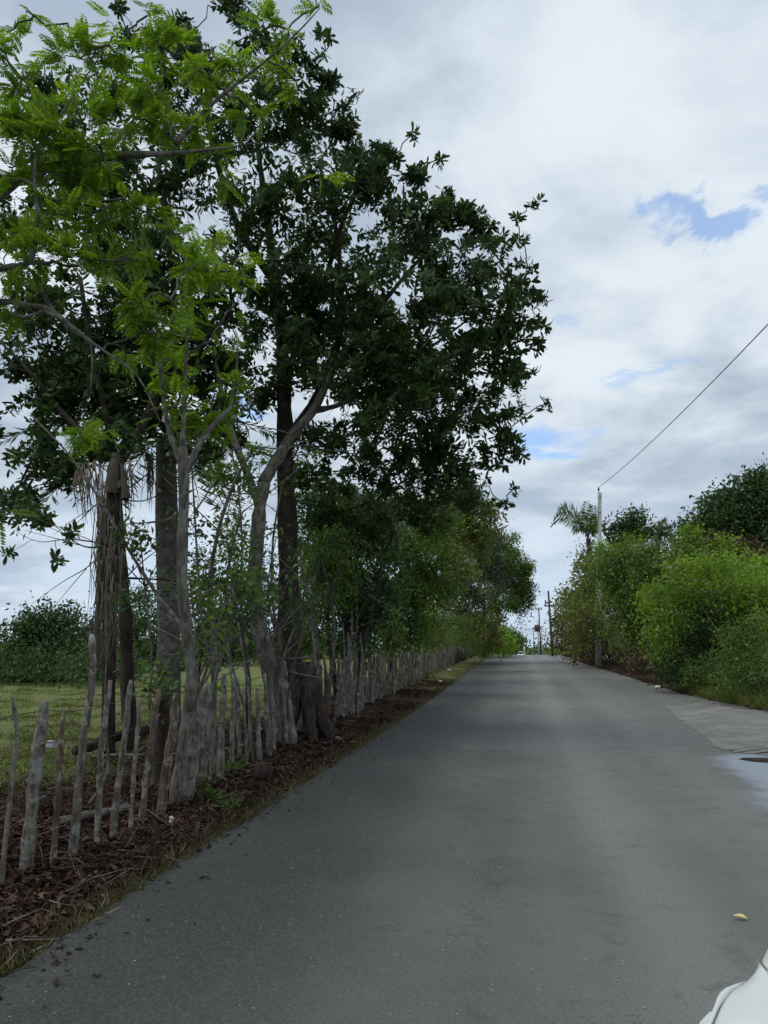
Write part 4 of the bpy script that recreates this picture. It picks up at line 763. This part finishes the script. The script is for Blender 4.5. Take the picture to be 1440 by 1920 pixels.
# ================================================================ POLES AND WIRE
def build_poles():
    rng = np.random.default_rng(200); Y = 43.0
    base = G(1122, 1249); Y = base[1]; top = at(1124.5, 924, Y)
    r = thing('utility_pole', 'tall pale concrete utility pole rising out of the right thicket', 'utility pole', base)
    mb = MB(); mb.tube([base-[0, 0, .1], top], [.20, .125], 14); link('pole', mb.mesh('pole', M_PCONC, base), r)
    mb = MB(); t2 = at(1122.5, 920, Y-.2); mb.tube([at(1121, 1000, Y-.2), t2], .035, 6); mb.box(at(1124, 960, Y-.2), (.12, .03, .03)); mb.box(at(1124, 932, Y-.2), (.12, .03, .03)); link('top_bracket', mb.mesh('top_bracket', M_METAL, base), r)
    mb = MB(); mb.tube([t2, t2+[0, 0, .10], t2+[0, 0, .13], t2+[0, 0, .2]], [.04, .075, .045, .05], 8); link('insulator', mb.mesh('insulator', M_CABLE, base), r)
    a = t2+[0, 0, .2]; mid = at(1440, 608, 20.0); yb = 4.0; tm = (a[1]-20.0)/(a[1]-yb); sg = .55
    b2 = np.array([a[0]+(mid[0]-a[0])/tm, yb, a[2]+(mid[2]+4*sg*tm*(1-tm)-a[2])/tm])
    P = [a+(b2-a)*t-np.array([0, 0, 4*sg*t*(1-t)]) for t in np.linspace(0, 1, 40)]
    mb = MB(); mb.tube(P, .016, 5); tag(link('power_line', mb.mesh('power_line', M_CABLE)), 'single dark cable sagging from the concrete pole top up to the right edge', 'cable')
    pb = np.array([b2[0]+.3, yb, 0]); o = thing('utility_pole', 'concrete utility pole near the camera carrying the other end of the cable', 'utility pole', pb); mb = MB(); mb.tube([pb-[0, 0, .1], pb+[0, 0, b2[2]+.2]], [.2, .13], 12); link('pole', mb.mesh('pole', M_PCONC, pb), o)
    mb = MB(); mb.tube([pb+[0, 0, b2[2]], b2], .03, 6); link('top_bracket', mb.mesh('top_bracket', M_METAL, pb), o)
    for lab, b_, t_, Y, rr, mat, arms in [
        ('dark leaning wooden pole at the left end of the right thicket', (1036, 1226), (1028, 1108), 72, .17, M_PWOOD, [(1027, 1130, 5), (1030, 1136, 9)]),
        ('thin wooden pole with a cross top far along the right side', (1014, 1215), (1010, 1139), 105, .15, M_PWOOD, [(1010, 1142, 6)]),
        ('far pole carrying a dark transformer can', (1010, 1222), (1008, 1162), 125, .17, M_PCONC, [(1008, 1178, 7)]),
        ('short pale far pole right of the one with the transformer', (1015, 1222), (1015, 1176), 135, .19, M_PCONC, [(1014, 1176, 4)]),
        ('thin far pole left of the one with the transformer', (1001, 1222), (1000, 1178), 150, .13, M_PWOOD, [(1003, 1179, 5)]),
        ('white post beside the distant car', (983.5, 1229), (983, 1207), 125, .22, M_WHITE, [])]:
        Bp = at(b_[0], b_[1], Y); Bp[2] = ground(Bp[0], Bp[1])-.1; Tp = at(t_[0], t_[1], Y)
        o = thing('utility_pole' if mat != M_WHITE else 'marker_post', lab, 'utility pole' if mat != M_WHITE else 'post', Bp, 'poles far along the right side' if mat != M_WHITE else None)
        mb = MB(); mb.tube([Bp, (Bp+Tp)/2, Tp], [rr*.72, rr*.6, rr*.5], 8); link('pole', mb.mesh('pole', mat, Bp), o)
        for (x, y, w) in arms:
            c = at(x, y, Y); h = w/1400*Y; mb = MB(); mb.box(c, (h, .06, .06)); mb.tube([c+[-h*.8, 0, 0], c+[-h*.8, 0, .25]], .06, 6); mb.tube([c+[h*.8, 0, 0], c+[h*.8, 0, .25]], .06, 6); link('crossarm', mb.mesh('crossarm', M_PWOOD, Bp), o)
        if 'transformer can' in lab:
            c = at(1006.5, 1178, Y); mb = MB(); mb.tube([c+[0, 0, -.55], c+[0, 0, .55]], .36, 10); link('transformer', mb.mesh('transformer', M_PWOOD, Bp), o)
build_poles()

# ================================================================ CARS
def carpaint():
    m, t, b, o = newmat('pale_car_paint'); v = objco(t); n = t.noise(v, 3, 4).outputs[0]; f = t.noise(v, 60, 4, .7).outputs[0]
    t.link(t.mix(t.step(n, .35, .65), (.52, .56, .54), (.60, .635, .615)), b.inputs['Base Color']); t.link(t.step(f, .3, .7, .28, .42), b.inputs['Roughness']); b.inputs['Coat Weight'].default_value = .3; return m
M_PAINT = carpaint(); M_GLASS = flat('dark_glass', (.02, .025, .03), .08); M_RUBBER = flat('tyre_rubber', (.025, .025, .027), .9); M_GAP = flat('seam_shadow_navy', (.008, .01, .03), .6); M_LAMP = flat('headlamp_lens', (.6, .64, .66), .12)
def grid(name, fn, nu, nv, mat, root, off, th=.004):
    V = [fn(u, v) for u in np.linspace(0, 1, nu) for v in np.linspace(0, 1, nv)]; F = [(i*nv+j, (i+1)*nv+j, (i+1)*nv+j+1, i*nv+j+1) for i in range(nu-1) for j in range(nv-1)]
    mb = MB(); mb.add(V, F); o = link(name, mb.mesh(name, mat, off), root)
    if th: md = o.modifiers.new('s', 'SOLIDIFY'); md.thickness = th; md.offset = 0
    return o
def build_near_car():
    CX = 1.23; off = np.array([CX, 0, 0]); r = thing('parked_car', 'pale grey white car, only its front corner showing at the bottom right', 'car', off)
    H = CX-.30
    # plan outline of the front left shoulder, y -> x
    def xo(y): return float(np.interp(y, [-2.2, -1.9, 1.2, 1.6, 1.76, 1.88, 1.94, 2.01, 2.07, 2.14, 2.23, 2.34, 2.42], [.42, .34, .315, .335, .352, .40, .43, .49, .535, .565, .60, .72, .95]))
    top = lambda y: float(np.interp(y, [-2.2, .4, 1.2, 1.76, 2.1, 2.25, 2.42], [1.0, 1.02, .99, .962, .953, .945, .80]))
    def side(sg):
        def f(u, v):
            y = -2.2+u*4.62; x = xo(y)+.006; z = .28+(top(y)-.045-.28)*v; bul = .006*math.sin(math.pi*v)
            return (CX+sg*(CX-x+bul-.03*(1-v)), y, z)
        return f
    for sg in (-1, 1): grid('side_panel', side(sg), 70, 9, M_PAINT, r, off)
    # front wing shoulders (outside the bonnet seam)
    def wing(sg):
        def f(u, v):
            y = .75+u*(2.065-.75); x0 = xo(y); x1 = .538-.008*(1-u)+.0*u; x1 = max(x1, x0+.004); z = top(y)
            x = x0+(x1-x0)*v; return (CX+sg*(CX-x), y, z-.006-.02*(1-v)**3+.010*v)
        return f
    for sg in (-1, 1): grid('front_wing', wing(sg), 46, 12, M_PAINT, r, off)
    def bonnet(u, v):
        vv = v*2-1; y = .75+u*1.67; xl = .545 if y < 2.07 else max(.545, xo(y)+.002); z = top(y)+.022*(1-vv*vv)+.004
        return (CX+vv*(CX-xl), y-.05*u**6*abs(vv)**4, z)
    grid('bonnet', bonnet, 60, 30, M_PAINT, r, off)
    def under(u, v):
        y = .7+u*1.55; x = xo(y)+.05; return (x+(2*CX-2*x)*v, y, top(y)-.05)
    grid('engine_bay_seam', under, 20, 10, M_GAP, r, off)
    def bump_(u, v):
        a = (u*2-1)*1.45; x = CX+math.sin(a)*.70/math.sin(1.45); y = 2.05+.42*max(0, math.cos(a))**.6; z = .25+.55*v; return (x, y-.05*(2*v-1)**2, z)
    grid('front_bumper', bump_, 40, 10, M_PAINT, r, off)
    for sg in (-1, 1):            # raised strip on the outer wing edge
        mb = MB(); P = [];
        for y in np.linspace(1.35, 2.012, 22): P.append([CX+sg*(CX-xo(y)+.001), y, top(y)-.018])
        P = np.array(P); mb.tube(P, [*np.linspace(.003, .005, 17), .007, .0085, .007, .0045, .001], 8); link('wing_trim', mb.mesh('wing_trim', M_PAINT, off), r)
        mb = MB(); mb.box((CX+sg*.62, 2.28, .66), (.17, .07, .08)); o = link('headlight', mb.mesh('headlight', M_LAMP, off, False), r); o.modifiers.new('b', 'BEVEL').width = .03
    def roof(u, v):
        y = -1.75+u*1.75; vv = 2*v-1; return (CX+vv*.60, y, 1.46-.10*abs(vv)**3-.10*(2*u-1)**4)
    grid('roof', roof, 12, 12, M_PAINT, r, off)
    def ws(u, v):
        vv = 2*v-1; return (CX+vv*(.74-.14*u), .72-u*.72-.10*vv*vv*(1-u), 1.02+.34*u-.03*vv*vv)
    grid('windscreen', ws, 8, 12, M_GLASS, r, off)
    def rw(u, v):
        vv = 2*v-1; return (CX+vv*(.74-.14*u), -2.15+u*.4, 1.0+.35*u)
    grid('rear_window', rw, 6, 8, M_GLASS, r, off)
    for sg in (-1, 1):
        grid('side_window', lambda u, v: (CX+sg*(.86-.25*v), -1.95+.3*v+u*(2.55-.95*v), .97+.40*v), 12, 5, M_GLASS, r, off)
        for y in (1.45, -1.35):
            mb = MB(); c = np.array([CX+sg*.80, y, .31]); mb.tube([c-[.1, 0, 0], c-[.07, 0, 0], c+[.07, 0, 0], c+[.1, 0, 0]], [.28, .31, .31, .28], 24); w = link('wheel', mb.mesh('wheel', M_RUBBER, off), r)
            mb = MB(); mb.tube([c+[sg*.09, 0, 0], c+[sg*.108, 0, 0]], [.19, .17], 18); link('rim', mb.mesh('rim', M_METAL, off), w)
    grid('floor_pan', lambda u, v: (CX-.85+1.7*v, -2.15+u*4.4, .30), 4, 4, M_RUBBER, r, off)
    grid('boot_lid', lambda u, v: (CX-.75+1.5*v, -2.2+.06*u, .35+.63*u), 6, 6, M_PAINT, r, off)
build_near_car()
def build_far_car():
    Y = 150; x = at(975, 1224, Y)[0]; z = float(prof(Y)); off = np.array([x, Y, z]); r = thing('distant_car', 'small white car coming over the crest at the end of the road', 'car', off)
    st = [(-2.0, .45, .85, .80), (-1.9, .3, .95, .88), (-.9, .3, 1.0, .9), (.8, .3, 1.0, .9), (1.9, .3, .95, .88), (2.0, .45, .8, .82)]; mb = MB(); V = []; F = []
    for (y, z0, z1, w) in st: V += [(-w, y, z0), (-w, y, z1-.1), (-w*.92, y, z1), (w*.92, y, z1), (w, y, z1-.1), (w, y, z0)]
    for i in range(len(st)-1):
        for j in range(6): F.append((i*6+j, i*6+(j+1) % 6, (i+1)*6+(j+1) % 6, (i+1)*6+j))
    F += [(0, 1, 2, 3, 4, 5), tuple(range(35, 29, -1))]; mb.add(V, F); link('body', mb.mesh('body', M_WHITE, (0, 0, 0), False), r)
    def cab(nm, z0, z1, mat, s0, s1, ya, yb, yc, yd):
        mb = MB(); mb.add([(-s0, ya, z0), (s0, ya, z0), (s0, yb, z0), (-s0, yb, z0), (-s1, yc, z1), (s1, yc, z1), (s1, yd, z1), (-s1, yd, z1)], [(0, 1, 5, 4), (1, 2, 6, 5), (2, 3, 7, 6), (3, 0, 4, 7), (4, 5, 6, 7), (0, 3, 2, 1)]); link(nm, mb.mesh(nm, mat, (0, 0, 0), False), r)
    cab('windows', .98, 1.38, M_GLASS, .80, .66, -1.1, 1.7, -.55, 1.3); cab('roof', 1.383, 1.46, M_WHITE, .68, .60, -.6, 1.35, -.5, 1.25)
    for sx in (-1, 1):
        for y in (-1.3, 1.3):
            mb = MB(); c = np.array([sx*.78, y, .31]); mb.tube([c-[.1, 0, 0], c+[.1, 0, 0]], .31, 14); link('wheel', mb.mesh('wheel', M_RUBBER), r)
        mb = MB(); mb.box((sx*.62, -2.0, .68), (.16, .04, .08)); link('headlight', mb.mesh('headlight', M_LAMP, (0, 0, 0), False), r)
build_far_car()

# ================================================================ GROUND COVER, LITTER AND LOOSE THINGS
def build_cover():
    rng = np.random.default_rng(300)
    # leaf litter on the left verge and under the trees
    n = 70000; y = 3.2+rng.random(n)**1.7*30; u = rng.random(n); x = XL-.05-(rng.beta(1.3, 2.0, n))*3.4; x = np.where(rng.random(n) < .004, XL+np.abs(rng.normal(size=n))*.2, x)
    keep = rng.random(n) < np.where(y > 14, .35+.65*(np.sin(y*1.3) > 0), 1); x, y = x[keep], y[keep]; n = len(x)
    P = np.stack([x, y, np.where(x > XL, prof(y), ground(x, y))+rng.uniform(.004, .05, n)*np.where(x > XL, .2, 1)], 1); a = rng.uniform(0, 2*np.pi, n); A = norm(np.stack([np.cos(a), np.sin(a), rng.normal(size=n)*.35], 1)); N = norm(np.array([0, 0, 1])+rng.normal(size=(n, 3))*.45); N = norm(N-A*np.sum(A*N, 1, keepdims=True))
    L = rng.uniform(.025, .10, n)*rng.uniform(.6, 1.1, n); V, F = kites(P, A, N, L, L*rng.uniform(.35, .6, n), .25); tag(link('leaf_litter', tri_mesh('leaf_litter', V, F, L_LITTER)), kind='stuff')
    mb = MB()
    for _ in range(1500):
        y = 3.4+rng.random()**1.6*20; x = XL-.1-rng.random()**.8*3.6; z = float(ground(x, y))+rng.uniform(.01, .07); a = rng.uniform(0, 6.3); l = rng.uniform(.08, .5); d = np.array([math.cos(a), math.sin(a), rng.normal()*.12])*l; p = np.array([x, y, z]); s = rng.normal(size=3)*l*.12; s[2] = abs(s[2])
        mb.tube([p, p+d*.5+s, p+d], [.004+.004*rng.random(), .004, .002], 3)
    tag(link('fallen_twigs', mb.mesh('fallen_twigs', M_BTWIG)), kind='stuff')
    def blades(name, X, Y_, h0, h1, w, mat, lean=.5):
        n = len(X); P = np.stack([X, Y_, ground(X, Y_)-.01], 1); A = norm(np.array([0, 0, 1.0])+rng.normal(size=(n, 3))*lean); A[:, 2] = np.abs(A[:, 2]); N = perp(A, rng); L = rng.uniform(h0, h1, n)
        V, F = kites(P, A, N, L, w*rng.uniform(.7, 1.3, n), .2); tag(link(name, tri_mesh(name, V, F, mat)), kind='stuff')
    n = 42000; y = 3.0+rng.random(n)**1.5*60; cl = .5+.5*np.sin(y*1.9+np.sin(y*.7)*3); x = XL+.03-np.abs(rng.normal(size=n))*(.06+.20*cl+.006*y)
    kk = rng.random(n) < np.clip(.25+1.2*np.sin(y*1.9+np.sin(y*.7)*3)*.5+.02*y, .12, 1); x, y = x[kk], y[kk]
    blades('verge_grass', x, y, .02, .065, .007, L_GRASS, .9)
    n = 4500; y = 3.0+rng.random(n)**1.5*30; x = XL+.05-np.abs(rng.normal(size=n))*.16; blades('dry_edge_straw', x, y, .05, .18, .005, L_STRAW, 2.2)
    n = 90000; y = 4+rng.random(n)**1.3*26; x = -4.9-rng.random(n)**.8*np.maximum(3, y*.75-2); x += rng.normal(size=n)*.3; blades('pasture_grass', x, y, .03, .09, .012, L_GRASS, .9)
    # right verge
    n = 60000; y = 17+rng.random(n)*28; x = xr(y)+.15+np.abs(rng.normal(size=n))*1.9; k = (x < xr(y)+7) & (rng.random(n) < np.clip((x-xr(y))*1.5, .15, 1)) & ~((y > 27) & (x < xr(y)+1.3)); blades('roadside_grass', x[k], y[k], .08, .46, .018, L_TUFT, .5)
    n = 26000; y = 17.2+rng.random(n)*10; x = xr(y)+.05+rng.random(n)**1.3*2.6; blades('front_verge_grass', x, y, .10, .42, .016, L_TUFT, .5)
    n = 16000; y = 17+rng.random(n)*10; x = xr(y)+.3+np.abs(rng.normal(size=n))*2; P = np.stack([x, y, ground(x, y)+rng.random(n)*.35], 1); V, F = ovals(P, norm(rng.normal(size=P.shape)+[0, 0, .6]), rng, .045, 2); tag(link('roadside_weeds', tri_mesh('roadside_weeds', V, F, L_MID)), kind='stuff')
    n = 16000; y = 19+rng.random(n)*45; x = xr(y)-.1+rng.random(n)**1.3*1.9; P = np.stack([x, y, ground(x, y)+.02], 1); a = rng.uniform(0, 6.28, n); A = np.stack([np.cos(a), np.sin(a), np.zeros(n)], 1); N = norm(np.array([0, 0, 1])+rng.normal(size=(n, 3))*.3); N = norm(N-A*np.sum(A*N, 1, keepdims=True)); L = rng.uniform(.04, .12, n)
    V, F = kites(P, A, N, L, L*.5, .2); tag(link('shoulder_litter', tri_mesh('shoulder_litter', V, F, L_DRY)), kind='stuff')
    # gravel crumbs on the asphalt
    n = 480; y = 2.2+rng.random(n)**1.6*28; x = rng.uniform(XL+.05, 4.5, n); mbv = []; mbf = []; k = 0; z = prof(y)
    for i in range(n):
        s = rng.uniform(.0025, .008)*(1+y[i]*.03); v = np.array([[1, 0, 0], [0, 1, 0], [-1, 0, 0], [0, -1, 0], [0, 0, 1], [0, 0, -.4]])*s*rng.uniform(.6, 1.3, (6, 1))+[x[i], y[i], z[i]+s*.3]; mbv.append(v); mbf.append(np.array([[0, 1, 4], [1, 2, 4], [2, 3, 4], [3, 0, 4], [1, 0, 5], [2, 1, 5], [3, 2, 5], [0, 3, 5]])+k); k += 6
    tag(link('gravel_crumbs', tri_mesh('gravel_crumbs', np.concatenate(mbv), np.concatenate(mbf), M_STONE)), kind='stuff')
build_cover()

def build_loose():
    rng = np.random.default_rng(400)
    def log(name, lab, a, b, ra, rb, mat, group=None, lift=.05, mid=None, cat='log'):
        A, B = G(*a), G(*b); A[2] += lift; B[2] += lift; P = [A, (A+B)/2+(np.array(mid) if mid else rng.normal(size=3)*.04*[1, 1, .4]), B]
        mb = MB(); t = np.linspace(0, 2, 9); Q = np.stack([np.interp(t, [0, 1, 2], [p[i] for p in P]) for i in range(3)], 1); Q[1:-1] += rng.normal(size=(7, 3))*ra*.2; mb.tube(Q, np.linspace(ra, rb, 9), 8, .1, rng)
        tag(link(name, mb.mesh(name, mat, A), None, A), lab, cat, group)
    g = 'fallen wood behind the fence'
    log('fallen_log', 'dark fallen log slanting across the pasture behind the stakes', (140, 1424), (275, 1383), .07, .09, M_BDARK, g, .12)
    log('fallen_log', 'pale peeled stick leaning out of the dark log pile', (258, 1402), (275, 1365), .03, .025, M_BGREY, g, .1)
    log('fallen_log', 'grey fallen log lying low behind the leftmost stakes', (110, 1552), (240, 1522), .05, .045, M_BGREY, g, .05)
    log('fallen_branch', 'thin pale branch on the litter between two front stakes', (142, 1590), (178, 1580), .018, .014, M_BGREY, g, .04, cat='branch')
    for i, (a, b, lab) in enumerate([((170, 1436), (270, 1432), 'bare grey branch below the dark log'), ((250, 1410), (330, 1404), 'bare branch tangled beneath the ringed palm'), ((280, 1425), (345, 1432), 'longer bare branch at the foot of the rough stump stake'), ((430, 1388), (500, 1380), 'pale branch behind the thin stakes near the curved trunk'), ((300, 1398), (240, 1440), 'bare branch crossing the tangle left of the ringed palm')]): log('fallen_branch', lab, a, b, .028, .015, M_BGREY, g, .12, cat='branch')
    log('plank', 'dark weathered plank lying on litter at the flared trunk foot', (556, 1393), (628, 1381), .05, .05, M_BDARK, None, .05, cat='plank')
    # arching stems on the litter
    for (p, lab) in [(([78, 1690], [100, 1710], [130, 1717], [162, 1707]), 'thin tan vine curving over the reddish litter at lower left'), (([136, 1678], [155, 1665], [175, 1668], [184, 1690]), 'small hooped tan stem over the litter'), (([230, 1495], [275, 1530], [310, 1555], [333, 1576]), 'long thin brown stem slanting down in front of the stakes')]:
        base = [G(*q) for q in p]; P = np.array(base); P[:, 2] += [.02, .06, .06, .02]; mb = MB(); mb.tube(P, [.006, .006, .005, .003], 5); tag(link('vine_stem', mb.mesh('vine_stem', M_BTWIG, P[0]), None, P[0]), lab, 'stem', 'stems lying on the litter')
    # white bloom on a curved stem
    b = G(333, 1574); r = thing('flower', 'white bloom on a curved pale stem at the litter edge', 'flower', b); t = at(322, 1536, b[1]); mb = MB(); mb.tube([b, at(322, 1560, b[1]), t], [.005, .005, .004], 5); link('stem', mb.mesh('stem', M_BTWIG, b), r)
    P = np.repeat(t[None], 16, 0); A = norm(rng.normal(size=(16, 3))+[0, 0, .4]); V, F = kites(P, A, perp(A, rng), np.full(16, .032), np.full(16, .026)); link('petals', tri_mesh('petals', V-b, F, M_WHITE), r)
    # curled yellow leaf on asphalt
    b = G(1388, 1727); b[2] = float(prof(b[1]))+.002; V = []; nu, nv = 9, 5
    for u in np.linspace(0, 1, nu):
        w = .022*math.sin(math.pi*min(1, u*.9+.06))**.7
        for v in np.linspace(-1, 1, nv): V.append(((u-.5)*.085, v*w+.012*math.sin(u*3), .004+.020*v*v*.5+.014*(1-u)*(u*2.5)*.9+.006))
    mb = MB(); mb.add(V, [(i*nv+j, (i+1)*nv+j, (i+1)*nv+j+1, i*nv+j+1) for i in range(nu-1) for j in range(nv-1)]); m = flat('yellow_leaf', (.62, .50, .20), .6)
    o = tag(link('fallen_leaf', mb.mesh('fallen_leaf', m), None, b), 'curled yellow leaf lying alone on the asphalt near the car', 'leaf'); o.rotation_euler = (.15, 0, -.5); o.scale = (.95, .95, .95)
    # litter scraps and stones
    def scrap(name, lab, px, py, s, mat, cat, group, flatk=.25, seed=0):
        b = G(px, py); r = np.random.default_rng(seed); an = np.arange(7)*2*np.pi/7; ring = [[math.cos(a)*s*r.uniform(.6, 1.2), math.sin(a)*s*r.uniform(.5, 1), 0] for a in an]; up = [[p[0]*.7, p[1]*.7, s*flatk*r.uniform(.6, 1.3)] for p in ring]
        V = ring+up+[[0, 0, s*flatk*1.15]]; F = [(i, (i+1) % 7, 7+(i+1) % 7, 7+i) for i in range(7)]+[(7+i, 7+(i+1) % 7, 14) for i in range(7)]; mb = MB(); mb.add(V, F); tag(link(name, mb.mesh(name, mat, (0, 0, 0), False), None, b), lab, cat, group)
    g = 'litter scraps along the left verge'
    scrap('plastic_scrap', 'torn pale grey plastic on the litter near the leaning stakes', 404, 1494, .085, M_STONE, 'litter', g, .2, 1)
    scrap('plastic_scrap', 'flat white scrap at the verge near the plank', 662, 1391, .09, M_WHITE, 'litter', g, .15, 2)
    scrap('plastic_scrap', 'white crumpled scrap on the far verge by the small bushes', 826, 1279, .13, M_WHITE, 'litter', g, .4, 3)
    scrap('plastic_scrap', 'pale bag hanging low on the pasture behind the second stake', 96, 1402, .10, M_STONE, 'litter', g, .9, 4)
    scrap('plastic_scrap', 'tiny white scrap on the far verge nearest the road crest', 842, 1256, .12, M_WHITE, 'litter', g, .2, 5)
    scrap('plastic_scrap', 'white scrap on the right shoulder below the brown vines', 1235, 1288, .16, M_WHITE, 'litter', 'litter scraps on the right shoulder', .3, 6)
    scrap('stone', 'larger grey stone beside the end of the plank', 634, 1388, .10, M_STONE, 'stone', 'stones by the plank', .5, 7)
    scrap('stone', 'smaller grey stone left of the larger one by the plank', 620, 1388, .07, M_STONE, 'stone', 'stones by the plank', .5, 8)
    scrap('dark_clump', 'dark ragged low clump beside the puddle', 1425, 1428, .30, M_BDARK, 'clump', None, .12, 9)  # low dark mound at the edge of the wet patch
    # short stump block
    b = G(492, 1462); mb = MB(); mb.tube([b-[0, 0, .05], b+[0, 0, .20]], [.13, .11], 7, .15, rng); tag(link('stump', mb.mesh('stump', M_BDARK, b), None, b), 'short dark brown stump at the litter edge beside thin stakes', 'stump')
build_loose()
